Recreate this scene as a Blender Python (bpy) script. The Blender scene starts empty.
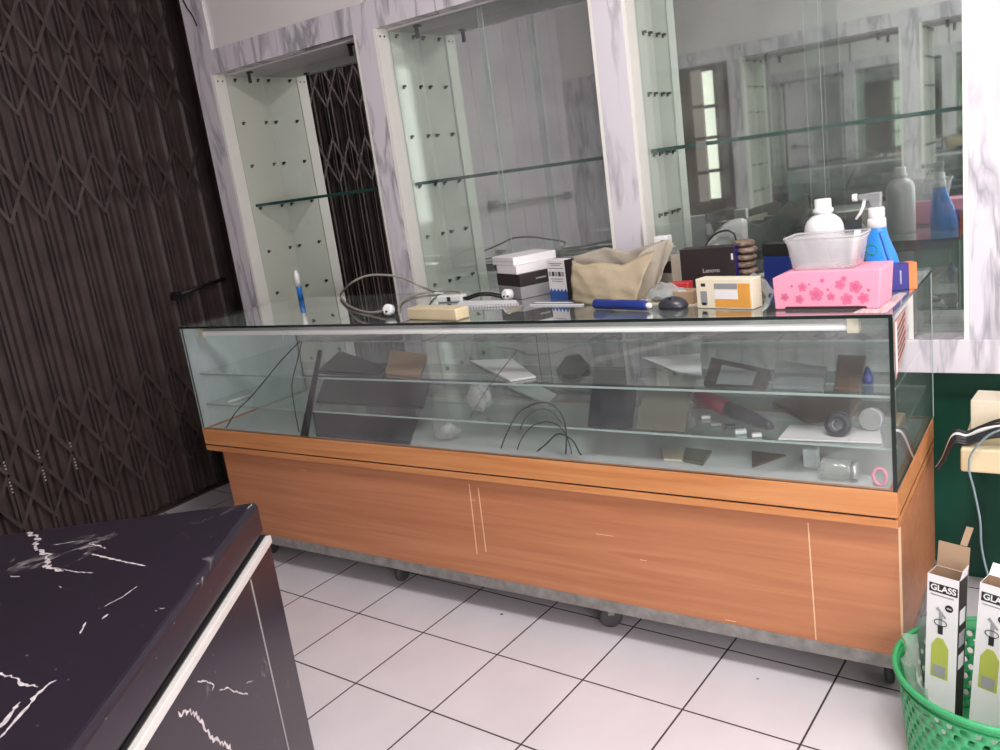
import bpy, bmesh, math, random
from mathutils import Vector, Matrix
random.seed(7)
sc = bpy.context.scene
COL = sc.collection

# ------------------------------------------------------------------ camera
CAM = Vector((0.3372, -1.9267, 1.3925))
RV = Vector((0.82323, 0.551575, -0.134376)).normalized()
FV = Vector((-0.567301, 0.790306, -0.231487)).normalized()
UV = RV.cross(FV).normalized()
FV = UV.cross(RV).normalized()
FL = 844.34
cd = bpy.data.cameras.new('camera')
cd.sensor_width = 36.0
cd.lens = FL * 36.0 / 1000.0
cd.clip_start = 0.02
cam = bpy.data.objects.new('camera', cd)
COL.objects.link(cam)
M = Matrix((RV, UV, -FV)).transposed().to_4x4()
M.translation = CAM
cam.matrix_world = M
sc.camera = cam

# ------------------------------------------------------------------ view
sc.view_settings.view_transform = 'Standard'
sc.view_settings.look = 'None'
sc.view_settings.gamma = 1.0
sc.view_settings.use_curve_mapping = False
sc.view_settings.exposure = 0.0
sc.cycles.max_bounces = 14
sc.cycles.transparent_max_bounces = 24
sc.cycles.glossy_bounces = 6
sc.cycles.transmission_bounces = 10
sc.cycles.diffuse_bounces = 4
sc.cycles.sample_clamp_indirect = 4.0
sc.cycles.use_denoising = True
sc.cycles.caustics_reflective = False
sc.cycles.caustics_refractive = False

# ------------------------------------------------------------------ world and light
wd = bpy.data.worlds.new('world')
sc.world = wd
wd.use_nodes = True
wn = wd.node_tree
wn.nodes['Background'].inputs['Color'].default_value = (0.93, 0.93, 1.0, 1)
wn.nodes['Background'].inputs['Strength'].default_value = 1.6


def area(name, loc, rot, sx, sy, power, col=(1, 1, 1), portal=False):
    l = bpy.data.lights.new(name, 'AREA')
    l.shape = 'RECTANGLE'
    l.size = sx
    l.size_y = sy
    l.energy = power
    l.color = col
    if portal:
        l.cycles.is_portal = True
    o = bpy.data.objects.new(name, l)
    o.location = loc
    o.rotation_euler = rot
    COL.objects.link(o)
    return o


# daylight coming in through the open shop front behind the camera, to the right
area('daylight_shopfront', (3.12, -3.05, 1.45), (math.radians(90), 0, 0), 2.2, 2.5, 108, (1.0, 0.975, 0.99))
area('daylight_side_window', (1.40, -3.05, 1.75), (math.radians(90), 0, 0), 0.19, 1.5, 26, (1.0, 0.99, 0.98))
# unseen fill light added under the ceiling to soften the room
area('ceiling_fill_light', (0.3, -1.2, 2.93), (0, 0, 0), 1.25, 0.45, 66, (1.0, 0.97, 0.97))


# ------------------------------------------------------------------ materials
def newmat(name):
    m = bpy.data.materials.new(name)
    m.use_nodes = True
    nt = m.node_tree
    return m, nt, nt.nodes['Principled BSDF']


def N(nt, t, **kw):
    n = nt.nodes.new(t)
    for k, v in kw.items():
        if k in n.inputs:
            n.inputs[k].default_value = v
        else:
            setattr(n, k, v)
    return n


def pm(name, col, rough=0.5, metal=0.0, noise=0.06, scale=12.0, spec=0.5, bump=0.0, alpha=1.0, stretch=(1, 1, 1)):
    """plain material with a little procedural unevenness in its colour"""
    m, nt, b = newmat(name)
    tc = N(nt, 'ShaderNodeTexCoord')
    mp = N(nt, 'ShaderNodeMapping')
    mp.inputs['Scale'].default_value = stretch
    nz = N(nt, 'ShaderNodeTexNoise', Scale=scale, Detail=5.0)
    cr = N(nt, 'ShaderNodeValToRGB')
    c0 = [max(0, c * (1 - noise)) for c in col]
    c1 = [min(1, c * (1 + noise)) for c in col]
    cr.color_ramp.elements[0].position = 0.3
    cr.color_ramp.elements[1].position = 0.7
    cr.color_ramp.elements[0].color = (*c0, 1)
    cr.color_ramp.elements[1].color = (*c1, 1)
    L = nt.links.new
    L(tc.outputs['Object'], mp.inputs['Vector'])
    L(mp.outputs[0], nz.inputs['Vector'])
    L(nz.outputs[0], cr.inputs[0])
    L(cr.outputs[0], b.inputs['Base Color'])
    b.inputs['Roughness'].default_value = rough
    b.inputs['Metallic'].default_value = metal
    b.inputs['Specular IOR Level'].default_value = spec
    if alpha < 1:
        b.inputs['Alpha'].default_value = alpha
    if bump:
        bp = N(nt, 'ShaderNodeBump', Strength=bump, Distance=0.01)
        L(nz.outputs[0], bp.inputs['Height'])
        L(bp.outputs[0], b.inputs['Normal'])
    return m


def glassm(name, tint, rough=0.02, refl=1.0, haze=0.0):
    """thin slab of clear glass: tinted see-through plus Fresnel reflection"""
    m = bpy.data.materials.new(name)
    m.use_nodes = True
    nt = m.node_tree
    nt.nodes.clear()
    out = N(nt, 'ShaderNodeOutputMaterial')
    tr = N(nt, 'ShaderNodeBsdfTransparent')
    tr.inputs[0].default_value = (*tint, 1)
    gl = N(nt, 'ShaderNodeBsdfGlossy')
    gl.inputs['Roughness'].default_value = rough
    gl.inputs['Color'].default_value = (refl, refl, refl, 1)
    fr = N(nt, 'ShaderNodeFresnel', IOR=1.5)
    mx = N(nt, 'ShaderNodeMixShader')
    L = nt.links.new
    # both faces of the slab reflect: take it all on the side the ray enters
    ge = N(nt, 'ShaderNodeNewGeometry')
    iv = N(nt, 'ShaderNodeMath', operation='SUBTRACT')
    iv.inputs[0].default_value = 1.0
    k2 = N(nt, 'ShaderNodeMath', operation='MULTIPLY')
    k2.inputs[1].default_value = 1.7
    k2.use_clamp = True
    k3 = N(nt, 'ShaderNodeMath', operation='MULTIPLY')
    L(ge.outputs['Backfacing'], iv.inputs[1])
    L(fr.outputs[0], k2.inputs[0])
    L(k2.outputs[0], k3.inputs[0])
    L(iv.outputs[0], k3.inputs[1])
    L(k3.outputs[0], mx.inputs[0])
    L(tr.outputs[0], mx.inputs[1])
    L(gl.outputs[0], mx.inputs[2])
    last = mx.outputs[0]
    if haze > 0:  # pale haze put into the glass as an uneven diffuse veil
        tc = N(nt, 'ShaderNodeTexCoord')
        nz = N(nt, 'ShaderNodeTexNoise', Scale=5.0, Detail=6.0)
        mr = N(nt, 'ShaderNodeMapRange')
        mr.inputs['From Min'].default_value = 0.35
        mr.inputs['From Max'].default_value = 0.75
        mr.inputs['To Min'].default_value = haze * 0.4
        mr.inputs['To Max'].default_value = haze * 1.5
        df = N(nt, 'ShaderNodeBsdfDiffuse')
        df.inputs[0].default_value = (0.72, 0.74, 0.72, 1)
        m2 = N(nt, 'ShaderNodeMixShader')
        L(tc.outputs['Object'], nz.inputs['Vector'])
        L(nz.outputs[0], mr.inputs[0])
        L(mr.outputs[0], m2.inputs[0])
        L(last, m2.inputs[1])
        L(df.outputs[0], m2.inputs[2])
        last = m2.outputs[0]
    L(last, out.inputs[0])
    return m


def marble_white(name, base=(0.74, 0.70, 0.74), vein=(0.36, 0.35, 0.38), rot=-0.55, rough=0.18):
    m, nt, b = newmat(name)
    L = nt.links.new
    tc = N(nt, 'ShaderNodeTexCoord')
    mp = N(nt, 'ShaderNodeMapping')
    mp.inputs['Rotation'].default_value = (0.15, rot, 0.2)
    mp.inputs['Scale'].default_value = (8.5, 4.0, 1.7)
    nz = N(nt, 'ShaderNodeTexNoise', Scale=1.5, Detail=4.0, Distortion=0.55)
    nz.inputs['Roughness'].default_value = 0.55
    sb = N(nt, 'ShaderNodeMath', operation='SUBTRACT')
    sb.inputs[1].default_value = 0.5
    ab = N(nt, 'ShaderNodeMath', operation='ABSOLUTE')
    mr = N(nt, 'ShaderNodeMapRange')
    mr.inputs['From Min'].default_value = 0.0
    mr.inputs['From Max'].default_value = 0.075
    mr.inputs['To Min'].default_value = 1.0
    mr.inputs['To Max'].default_value = 0.0
    n2 = N(nt, 'ShaderNodeTexNoise', Scale=1.1, Detail=2.0)
    m2 = N(nt, 'ShaderNodeMapRange')
    m2.inputs['From Min'].default_value = 0.33
    m2.inputs['From Max'].default_value = 0.56
    mu = N(nt, 'ShaderNodeMath', operation='MULTIPLY')
    mx = N(nt, 'ShaderNodeMixRGB')
    mx.inputs[1].default_value = (*base, 1)
    mx.inputs[2].default_value = (*vein, 1)
    L(tc.outputs['Object'], mp.inputs[0])
    L(mp.outputs[0], nz.inputs['Vector'])
    L(mp.outputs[0], n2.inputs['Vector'])
    L(nz.outputs[0], sb.inputs[0])
    L(sb.outputs[0], ab.inputs[0])
    L(ab.outputs[0], mr.inputs[0])
    L(n2.outputs[0], m2.inputs[0])
    L(mr.outputs[0], mu.inputs[0])
    L(m2.outputs[0], mu.inputs[1])
    L(mu.outputs[0], mx.inputs[0])
    L(mx.outputs[0], b.inputs['Base Color'])
    b.inputs['Roughness'].default_value = rough
    return m


def marble_black(name):
    m, nt, b = newmat(name)
    L = nt.links.new
    tc = N(nt, 'ShaderNodeTexCoord')
    n1 = N(nt, 'ShaderNodeTexNoise', Scale=2.6, Detail=9.0, Distortion=0.8)
    n1.inputs['Roughness'].default_value = 0.62
    sb = N(nt, 'ShaderNodeMath', operation='SUBTRACT')
    sb.inputs[1].default_value = 0.47
    ab = N(nt, 'ShaderNodeMath', operation='ABSOLUTE')
    mr = N(nt, 'ShaderNodeMapRange')
    mr.inputs['From Max'].default_value = 0.012
    mr.inputs['To Min'].default_value = 1.0
    mr.inputs['To Max'].default_value = 0.0
    n2 = N(nt, 'ShaderNodeTexNoise', Scale=7.0, Detail=3.0)
    m2 = N(nt, 'ShaderNodeMapRange')
    m2.inputs['From Min'].default_value = 0.58
    m2.inputs['From Max'].default_value = 0.75
    mu = N(nt, 'ShaderNodeMath', operation='MULTIPLY')
    # pale specks
    vo = N(nt, 'ShaderNodeTexVoronoi', Scale=26.0)
    ms = N(nt, 'ShaderNodeMapRange')
    ms.inputs['From Min'].default_value = 0.035
    ms.inputs['From Max'].default_value = 0.06
    ms.inputs['To Min'].default_value = 0.35
    ms.inputs['To Max'].default_value = 0.0
    ad = N(nt, 'ShaderNodeMath', operation='ADD')
    ad.use_clamp = True
    mx = N(nt, 'ShaderNodeMixRGB')
    mx.inputs[1].default_value = (0.023, 0.017, 0.028, 1)
    mx.inputs[2].default_value = (0.55, 0.5, 0.5, 1)
    L(tc.outputs['Object'], n1.inputs['Vector'])
    L(tc.outputs['Object'], n2.inputs['Vector'])
    L(tc.outputs['Object'], vo.inputs['Vector'])
    L(n1.outputs[0], sb.inputs[0])
    L(sb.outputs[0], ab.inputs[0])
    L(ab.outputs[0], mr.inputs[0])
    L(n2.outputs[0], m2.inputs[0])
    L(mr.outputs[0], mu.inputs[0])
    L(m2.outputs[0], mu.inputs[1])
    L(vo.outputs['Distance'], ms.inputs[0])
    L(mu.outputs[0], ad.inputs[0])
    L(ms.outputs[0], ad.inputs[1])
    L(ad.outputs[0], mx.inputs[0])
    L(mx.outputs[0], b.inputs['Base Color'])
    b.inputs['Roughness'].default_value = 0.30
    return m


def wood(name, c0, c1, c2, rough=0.38, sc_=(1.2, 14, 26)):
    m, nt, b = newmat(name)
    L = nt.links.new
    tc = N(nt, 'ShaderNodeTexCoord')
    mp = N(nt, 'ShaderNodeMapping')
    mp.inputs['Scale'].default_value = sc_
    nz = N(nt, 'ShaderNodeTexNoise', Scale=1.6, Detail=6.0, Distortion=0.6)
    cr = N(nt, 'ShaderNodeValToRGB')
    e = cr.color_ramp.elements
    e[0].position = 0.28
    e[0].color = (*c0, 1)
    e[1].position = 0.74
    e[1].color = (*c2, 1)
    k = cr.color_ramp.elements.new(0.5)
    k.color = (*c1, 1)
    L(tc.outputs['Object'], mp.inputs[0])
    L(mp.outputs[0], nz.inputs['Vector'])
    L(nz.outputs[0], cr.inputs[0])
    L(cr.outputs[0], b.inputs['Base Color'])
    b.inputs['Roughness'].default_value = rough
    return m


def tiles(name, ox, oy, phi, size, col, grout, rough=0.22):
    m, nt, b = newmat(name)
    L = nt.links.new
    tc = N(nt, 'ShaderNodeTexCoord')
    mp = N(nt, 'ShaderNodeMapping')
    mp.vector_type = 'TEXTURE'
    mp.inputs['Location'].default_value = (ox, oy, 0)
    mp.inputs['Rotation'].default_value = (0, 0, phi)
    mp.inputs['Scale'].default_value = (size, size, 1)
    sx = N(nt, 'ShaderNodeSeparateXYZ')
    L(tc.outputs['Object'], mp.inputs[0])
    L(mp.outputs[0], sx.inputs[0])
    ds = []
    for i in (0, 1):
        ad = N(nt, 'ShaderNodeMath', operation='ADD')
        ad.inputs[1].default_value = 100.5
        fr = N(nt, 'ShaderNodeMath', operation='FRACT')
        sb = N(nt, 'ShaderNodeMath', operation='SUBTRACT')
        sb.inputs[1].default_value = 0.5
        ab = N(nt, 'ShaderNodeMath', operation='ABSOLUTE')
        L(sx.outputs[i], ad.inputs[0])
        L(ad.outputs[0], fr.inputs[0])
        L(fr.outputs[0], sb.inputs[0])
        L(sb.outputs[0], ab.inputs[0])
        ds.append(ab)
    mn = N(nt, 'ShaderNodeMath', operation='MINIMUM')
    L(ds[0].outputs[0], mn.inputs[0])
    L(ds[1].outputs[0], mn.inputs[1])
    mr = N(nt, 'ShaderNodeMapRange')
    mr.inputs['From Min'].default_value = 0.0055
    mr.inputs['From Max'].default_value = 0.0115
    L(mn.outputs[0], mr.inputs[0])
    nz = N(nt, 'ShaderNodeTexNoise', Scale=3.0, Detail=6.0)
    cr = N(nt, 'ShaderNodeValToRGB')
    cr.color_ramp.elements[0].position = 0.3
    cr.color_ramp.elements[1].position = 0.6
    cr.color_ramp.elements[0].color = (*[c * 0.9 for c in col], 1)
    cr.color_ramp.elements[1].color = (*col, 1)
    L(tc.outputs['Object'], nz.inputs['Vector'])
    L(nz.outputs[0], cr.inputs[0])
    # small dirt specks
    vo = N(nt, 'ShaderNodeTexVoronoi', Scale=5.0)
    ms = N(nt, 'ShaderNodeMapRange')
    ms.inputs['From Min'].default_value = 0.02
    ms.inputs['From Max'].default_value = 0.035
    L(tc.outputs['Object'], vo.inputs['Vector'])
    L(vo.outputs['Distance'], ms.inputs[0])
    m0 = N(nt, 'ShaderNodeMixRGB')
    m0.inputs[1].default_value = (0.12, 0.1, 0.1, 1)
    L(ms.outputs[0], m0.inputs[0])
    L(cr.outputs[0], m0.inputs[2])
    mx = N(nt, 'ShaderNodeMixRGB')
    mx.inputs[1].default_value = (*grout, 1)
    L(mr.outputs[0], mx.inputs[0])
    L(m0.outputs[0], mx.inputs[2])
    L(mx.outputs[0], b.inputs['Base Color'])
    b.inputs['Roughness'].default_value = rough
    bp = N(nt, 'ShaderNodeBump', Strength=0.4, Distance=0.002)
    L(mr.outputs[0], bp.inputs['Height'])
    L(bp.outputs[0], b.inputs['Normal'])
    return m


def emit(name, col, s):
    m, nt, b = newmat(name)
    b.inputs['Base Color'].default_value = (*col, 1)
    b.inputs['Emission Color'].default_value = (*col, 1)
    b.inputs['Emission Strength'].default_value = s
    return m


def mirrorm():
    m, nt, b = newmat('mirror')
    L = nt.links.new
    tc = N(nt, 'ShaderNodeTexCoord')
    nz = N(nt, 'ShaderNodeTexNoise', Scale=4.0, Detail=6.0)
    cr = N(nt, 'ShaderNodeValToRGB')
    cr.color_ramp.elements[0].position = 0.3
    cr.color_ramp.elements[1].position = 0.75
    cr.color_ramp.elements[0].color = (0.76, 0.79, 0.77, 1)
    cr.color_ramp.elements[1].color = (0.84, 0.87, 0.85, 1)
    L(tc.outputs['Object'], nz.inputs['Vector'])
    L(nz.outputs[0], cr.inputs[0])
    L(cr.outputs[0], b.inputs['Base Color'])
    b.inputs['Metallic'].default_value = 1.0
    b.inputs['Roughness'].default_value = 0.02
    return m


MT = {}
MT['marble'] = marble_white('white marble')
MT['black'] = marble_black('black marble laminate')
MT['wood'] = wood('orange laminate', (0.44, 0.165, 0.075), (0.50, 0.20, 0.09), (0.56, 0.24, 0.115))
MT['woodrim'] = wood('rim laminate', (0.50, 0.18, 0.06), (0.60, 0.25, 0.09), (0.68, 0.32, 0.13))
MT['scratch'] = pm('scratched laminate', (0.78, 0.52, 0.32), 0.6)
MT['floor'] = tiles('white floor tiles', -1.9869, -0.109, -0.05, 0.3, (0.80, 0.75, 0.78), (0.05, 0.045, 0.045))
MT['whitepaint'] = pm('white paint', (0.80, 0.755, 0.74), 0.55, noise=0.03, scale=2)
MT['ceil'] = pm('ceiling paint', (0.72, 0.69, 0.69), 0.8, noise=0.03, scale=2)
MT['lavwall'] = pm('grey lavender sheet', (0.84, 0.75, 0.82), 0.45, noise=0.08, scale=3)
MT['panel'] = pm('white side board', (0.84, 0.86, 0.77), 0.04, noise=0.02, scale=3, spec=1.0)  # colour brightened to hold the stronger light in the other two niches
MT['panel_shaded'] = pm('shaded white side board', (0.60, 0.63, 0.53), 0.45, noise=0.02, scale=3)  # matte copy of the board, first niche's weaker light put into its colour
MT['strip'] = pm('cream edge strip', (0.86, 0.84, 0.77), 0.35, noise=0.02)
MT['mirror'] = mirrorm()
MT['glass'] = glassm('clear glass', (0.95, 0.965, 0.96), haze=0.045)
MT['door_glass'] = glassm('sliding door glass', (0.93, 0.96, 0.945), haze=0.05)
MT['top_glass'] = glassm('counter top glass', (0.86, 0.90, 0.88), haze=0.05)
MT['shelf_glass'] = glassm('shelf glass', (0.93, 0.965, 0.95), haze=0.03)
MT['edge'] = pm('green glass edge', (0.02, 0.075, 0.062), 0.15, noise=0.2)
MT['edge_dark'] = pm('dark glass edge', (0.012, 0.02, 0.018), 0.15)
MT['edge_light'] = pm('pale glass edge', (0.42, 0.52, 0.49), 0.2)
MT['gate'] = pm('brown painted gate steel', (0.080, 0.057, 0.052), 0.5, noise=0.25, scale=9)
MT['gate2'] = pm('brown gate channel steel', (0.078, 0.058, 0.055), 0.4, noise=0.25, scale=9)
MT['gate_chain'] = pm('worn bright steel', (0.45, 0.43, 0.40), 0.4)
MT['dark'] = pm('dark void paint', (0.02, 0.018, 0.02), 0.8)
MT['green'] = pm('green painted wall', (0.006, 0.075, 0.045), 0.5, noise=0.25, scale=5)
MT['steel'] = pm('grey galvanised frame', (0.26, 0.25, 0.235), 0.5, 0.2, noise=0.25, scale=30)
MT['chrome'] = pm('bright metal strip', (0.80, 0.77, 0.73), 0.35, 0.15, noise=0.03)
MT['alu'] = pm('aluminium rail', (0.52, 0.52, 0.50), 0.4, 0.5, noise=0.06)
MT['blackpl'] = pm('black plastic', (0.018, 0.017, 0.018), 0.42)
MT['darkbrown'] = pm('dark brown card', (0.026, 0.017, 0.018), 0.5)
MT['greypl'] = pm('grey plastic', (0.30, 0.30, 0.31), 0.4)
MT['wheel'] = pm('grey rubber wheel', (0.07, 0.065, 0.065), 0.5)
MT['whitepl'] = pm('white plastic', (0.85, 0.85, 0.84), 0.35, noise=0.02)
MT['white'] = pm('white card', (0.84, 0.81, 0.81), 0.5, noise=0.02)
MT['paper'] = pm('white paper', (0.80, 0.80, 0.82), 0.7, noise=0.03)
MT['teal'] = pm('pale coated glass', (0.66, 0.74, 0.74), 0.18, noise=0.07, scale=4)
MT['tray'] = pm('pale grey laminate', (0.66, 0.68, 0.67), 0.35, noise=0.05, scale=5)
MT['cream'] = pm('cream wood', (0.72, 0.60, 0.38), 0.5, noise=0.08)
MT['kraft'] = pm('kraft paper', (0.36, 0.295, 0.195), 0.75, noise=0.14, scale=14, bump=0.5)
MT['kraft_in'] = pm('kraft paper inside', (0.33, 0.29, 0.23), 0.75, noise=0.12, scale=14, bump=0.5)
MT['card'] = pm('brown cardboard', (0.40, 0.27, 0.17), 0.75, noise=0.08)
MT['blue'] = pm('blue plastic', (0.015, 0.035, 0.21), 0.35)
MT['blueink'] = pm('blue printed card', (0.03, 0.10, 0.36), 0.45)
MT['navy'] = pm('dark blue card', (0.018, 0.015, 0.20), 0.4)
MT['orange'] = pm('orange card', (0.95, 0.20, 0.05), 0.45)
MT['orangepl'] = pm('orange printed card', (0.78, 0.36, 0.07), 0.45, noise=0.1)
MT['ivory'] = pm('ivory card', (0.80, 0.72, 0.55), 0.5)
MT['pink'] = pm('pink plastic', (0.93, 0.34, 0.46), 0.4, noise=0.03)
MT['pinkd'] = pm('rose print', (0.62, 0.13, 0.25), 0.45, noise=0.15)
MT['red'] = pm('dark red plastic', (0.28, 0.03, 0.05), 0.4)
MT['redb'] = pm('red plastic', (0.60, 0.05, 0.05), 0.4)
MT['cyan'] = pm('cyan printed sleeve', (0.03, 0.27, 0.78), 0.35)
MT['skyb'] = pm('blue printed sleeve', (0.03, 0.20, 0.62), 0.35)
MT['stick'] = pm('salmon sticker', (0.50, 0.25, 0.20), 0.5, noise=0.2, scale=60)
MT['ink'] = pm('black ink', (0.02, 0.02, 0.02), 0.6)
MT['greyink'] = pm('grey ink', (0.35, 0.34, 0.35), 0.6)
MT['olive'] = pm('olive grey plate', (0.16, 0.155, 0.12), 0.3, noise=0.08)
MT['screen'] = pm('grey screen', (0.20, 0.23, 0.23), 0.3, noise=0.08)
MT['slate'] = pm('dark slate plastic', (0.035, 0.034, 0.045), 0.3)
MT['brownobj'] = pm('brown leatherette', (0.115, 0.068, 0.045), 0.5, noise=0.15)
MT['silver'] = pm('silver lid', (0.55, 0.56, 0.56), 0.3, 0.6)
MT['greyc'] = pm('grey cable', (0.40, 0.37, 0.32), 0.5)
MT['bluec'] = pm('pale blue cable', (0.22, 0.30, 0.33), 0.5)
MT['basket'] = pm('green plastic basket', (0.05, 0.40, 0.15), 0.4, noise=0.08)
MT['bag'] = glassm('clear plastic bag', (0.80, 0.84, 0.80), 0.12, haze=0.35)
MT['bagg'] = glassm('green tinted bag', (0.62, 0.80, 0.66), 0.15, haze=0.40)
MT['frost'] = glassm('frosted plastic', (0.90, 0.88, 0.90), 0.25, haze=0.38)
MT['trigger'] = glassm('translucent trigger plastic', (0.7, 0.72, 0.75), 0.2, haze=0.55)
MT['oil'] = pm('yellow green bottle print', (0.48, 0.52, 0.10), 0.45)
MT['beads'] = pm('brown beads', (0.22, 0.15, 0.11), 0.4, noise=0.7, scale=90)
MT['tube'] = emit('fluorescent tube glass', (0.95, 0.90, 0.88), 0.28)
MT['daylight_glow'] = emit('daylit frosted pane', (1.0, 0.95, 0.85), 1.5)  # glows in place of a daylight strip seen by reflection
MT['vein'] = pm('pale marble vein', (0.66, 0.60, 0.60), 0.4, noise=0.25, scale=80)
MT['street'] = pm('street concrete', (0.45, 0.44, 0.43), 0.9)
MT['wdark'] = pm('grey wooden board', (0.36, 0.30, 0.22), 0.7, noise=0.15, scale=20, stretch=(1, 8, 1))


# ------------------------------------------------------------------ geometry helpers
class MB:
    def __init__(s):
        s.v = []
        s.f = []
        s.m = []
        s.sm = []

    def add(s, vs, fs, mi=0, smooth=False):
        o = len(s.v)
        s.v += [Vector(q) for q in vs]
        s.f += [[o + i for i in f] for f in fs]
        s.m += [mi] * len(fs)
        s.sm += [smooth] * len(fs)
        return s

    def box(s, a, b, mi=0, mats6=None, X=None):
        x0, y0, z0 = a
        x1, y1, z1 = b
        vs = [Vector(q) for q in ((x0, y0, z0), (x1, y0, z0), (x1, y1, z0), (x0, y1, z0), (x0, y0, z1), (x1, y0, z1), (x1, y1, z1), (x0, y1, z1))]
        if X is not None:
            vs = [X @ q for q in vs]
        fs = [(0, 3, 2, 1), (4, 5, 6, 7), (0, 1, 5, 4), (1, 2, 6, 5), (2, 3, 7, 6), (3, 0, 4, 7)]  # bottom top front right back left
        if mats6:
            for f, k in zip(fs, mats6):
                s.add(vs, [f], k)
        else:
            s.add(vs, fs, mi)
        return s

    def slab(s, a, b, edge=1, axis=None):
        """glass slab: big faces material 0, narrow edges material 1"""
        d = [abs(b[i] - a[i]) for i in range(3)]
        ax = d.index(min(d)) if axis is None else axis
        m6 = {2: (0, 0, edge, edge, edge, edge), 1: (edge, edge, 0, edge, 0, edge), 0: (edge, edge, edge, 0, edge, 0)}[ax]
        return s.box(a, b, mats6=m6)

    def tube(s, pts, r, n=8, mi=0, closed=False, caps=True):
        pts = [Vector(q) for q in pts]
        rr = r if isinstance(r, (list, tuple)) else [r] * len(pts)
        rings = []
        prev = None
        for i, q in enumerate(pts):
            if closed:
                t = pts[(i + 1) % len(pts)] - pts[i - 1]
            else:
                t = pts[min(i + 1, len(pts) - 1)] - pts[max(i - 1, 0)]
            t.normalize()
            if prev is None:
                u = t.orthogonal().normalized()
            else:
                u = (prev - t * prev.dot(t))
                u = u.normalized() if u.length > 1e-6 else t.orthogonal().normalized()
            prev = u
            w = t.cross(u)
            rings.append([q + (u * math.cos(2 * math.pi * k / n) + w * math.sin(2 * math.pi * k / n)) * rr[i] for k in range(n)])
        vs = [q for ring in rings for q in ring]
        fs = []
        m = len(rings)
        for i in range(m if closed else m - 1):
            a, b = i * n, ((i + 1) % m) * n
            for k in range(n):
                fs.append((a + k, a + (k + 1) % n, b + (k + 1) % n, b + k))
        s.add(vs, fs, mi, True)
        if caps and not closed:
            s.add(rings[0], [tuple(range(n - 1, -1, -1))], mi)
            s.add(rings[-1], [tuple(range(n))], mi)
        return s

    def lathe(s, prof, c=(0, 0, 0), n=24, mi=0, X=None, capb=True, capt=True, sx=1, sy=1, mfun=None):
        vs = []
        for (r, z) in prof:
            for k in range(n):
                a = 2 * math.pi * k / n
                q = Vector((c[0] + r * sx * math.cos(a), c[1] + r * sy * math.sin(a), c[2] + z))
                vs.append(X @ q if X is not None else q)
        for i in range(len(prof) - 1):
            fs = []
            for k in range(n):
                fs.append((i * n + k, i * n + (k + 1) % n, (i + 1) * n + (k + 1) % n, (i + 1) * n + k))
            # store per ring for material choice
            o = len(s.v) if i == 0 else o0
            if i == 0:
                o0 = o
                s.v += [Vector(q) for q in vs]
            s.f += [[o0 + j for j in f] for f in fs]
            mm = mfun(i) if mfun else mi
            s.m += [mm] * len(fs)
            s.sm += [True] * len(fs)
        if capb and prof[0][0] > 1e-5:
            s.f.append([o0 + k for k in range(n - 1, -1, -1)])
            s.m.append(mfun(0) if mfun else mi)
            s.sm.append(False)
        if capt and prof[-1][0] > 1e-5:
            s.f.append([o0 + (len(prof) - 1) * n + k for k in range(n)])
            s.m.append(mfun(len(prof) - 2) if mfun else mi)
            s.sm.append(False)
        return s

    def prism(s, poly, d, mi=0, side=None):
        """poly: list of 3D points (planar), extruded by vector d"""
        poly = [Vector(q) for q in poly]
        d = Vector(d)
        n = len(poly)
        vs = poly + [q + d for q in poly]
        nrm = Vector((0, 0, 0))
        for i in range(n):
            nrm += poly[i].cross(poly[(i + 1) % n])
        flip = nrm.dot(d) > 0
        a = tuple(range(n))
        b = tuple(range(n, 2 * n))
        if flip:
            fs = [a[::-1], b]
        else:
            fs = [a, b[::-1]]
        s.add(vs, fs, mi)
        sf = []
        for i in range(n):
            j = (i + 1) % n
            q = (i, j, n + j, n + i)
            sf.append(q if flip else q[::-1])
        s.add(vs, sf, mi if side is None else side)
        return s

    def grid(s, nx, ny, fn, mi=0, smooth=True):
        vs = [fn(i / nx, j / ny) for j in range(ny + 1) for i in range(nx + 1)]
        fs = [(j * (nx + 1) + i, j * (nx + 1) + i + 1, (j + 1) * (nx + 1) + i + 1, (j + 1) * (nx + 1) + i) for j in range(ny) for i in range(nx)]
        return s.add(vs, fs, mi, smooth)

    def build(s, name, mats, parent=None, origin=None, bevel=0.0, weld=True, solid=0.0, seg=2):
        me = bpy.data.meshes.new(name)
        o_ = Vector(origin) if origin is not None else Vector((0, 0, 0))
        me.from_pydata([v - o_ for v in s.v], [], s.f)
        me.polygons.foreach_set('material_index', s.m)
        me.polygons.foreach_set('use_smooth', s.sm)
        if not isinstance(mats, (list, tuple)):
            mats = [mats]
        for m in mats:
            me.materials.append(MT[m] if isinstance(m, str) else m)
        if weld:
            bm = bmesh.new()
            bm.from_mesh(me)
            bmesh.ops.remove_doubles(bm, verts=bm.verts, dist=1e-5)
            bmesh.ops.recalc_face_normals(bm, faces=bm.faces)
            bm.to_mesh(me)
            bm.free()
        ob = bpy.data.objects.new(name, me)
        ob.location = o_
        COL.objects.link(ob)
        if solid:
            md = ob.modifiers.new('Solidify', 'SOLIDIFY')
            md.thickness = solid
        if bevel:
            md = ob.modifiers.new('Bevel', 'BEVEL')
            md.width = bevel
            md.segments = seg
            md.limit_method = 'ANGLE'
            md.angle_limit = math.radians(40)
        if parent is not None:
            ob.parent = parent
            ob.location = o_ - parent.location if parent.rotation_euler.z == 0 else o_ - parent.location
        return ob


def thing(name, label, cat, loc=(0, 0, 0), group=None):
    o = bpy.data.objects.new(name, None)
    o.empty_display_size = 0.05
    COL.objects.link(o)
    o.location = loc
    tag(o, label, cat, group)
    return o


def tag(o, label, cat, group=None):
    o['label'] = label
    o['category'] = cat
    if group:
        o['group'] = group
    return o


def struct(o, kind='structure'):
    o['kind'] = kind
    return o


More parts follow.
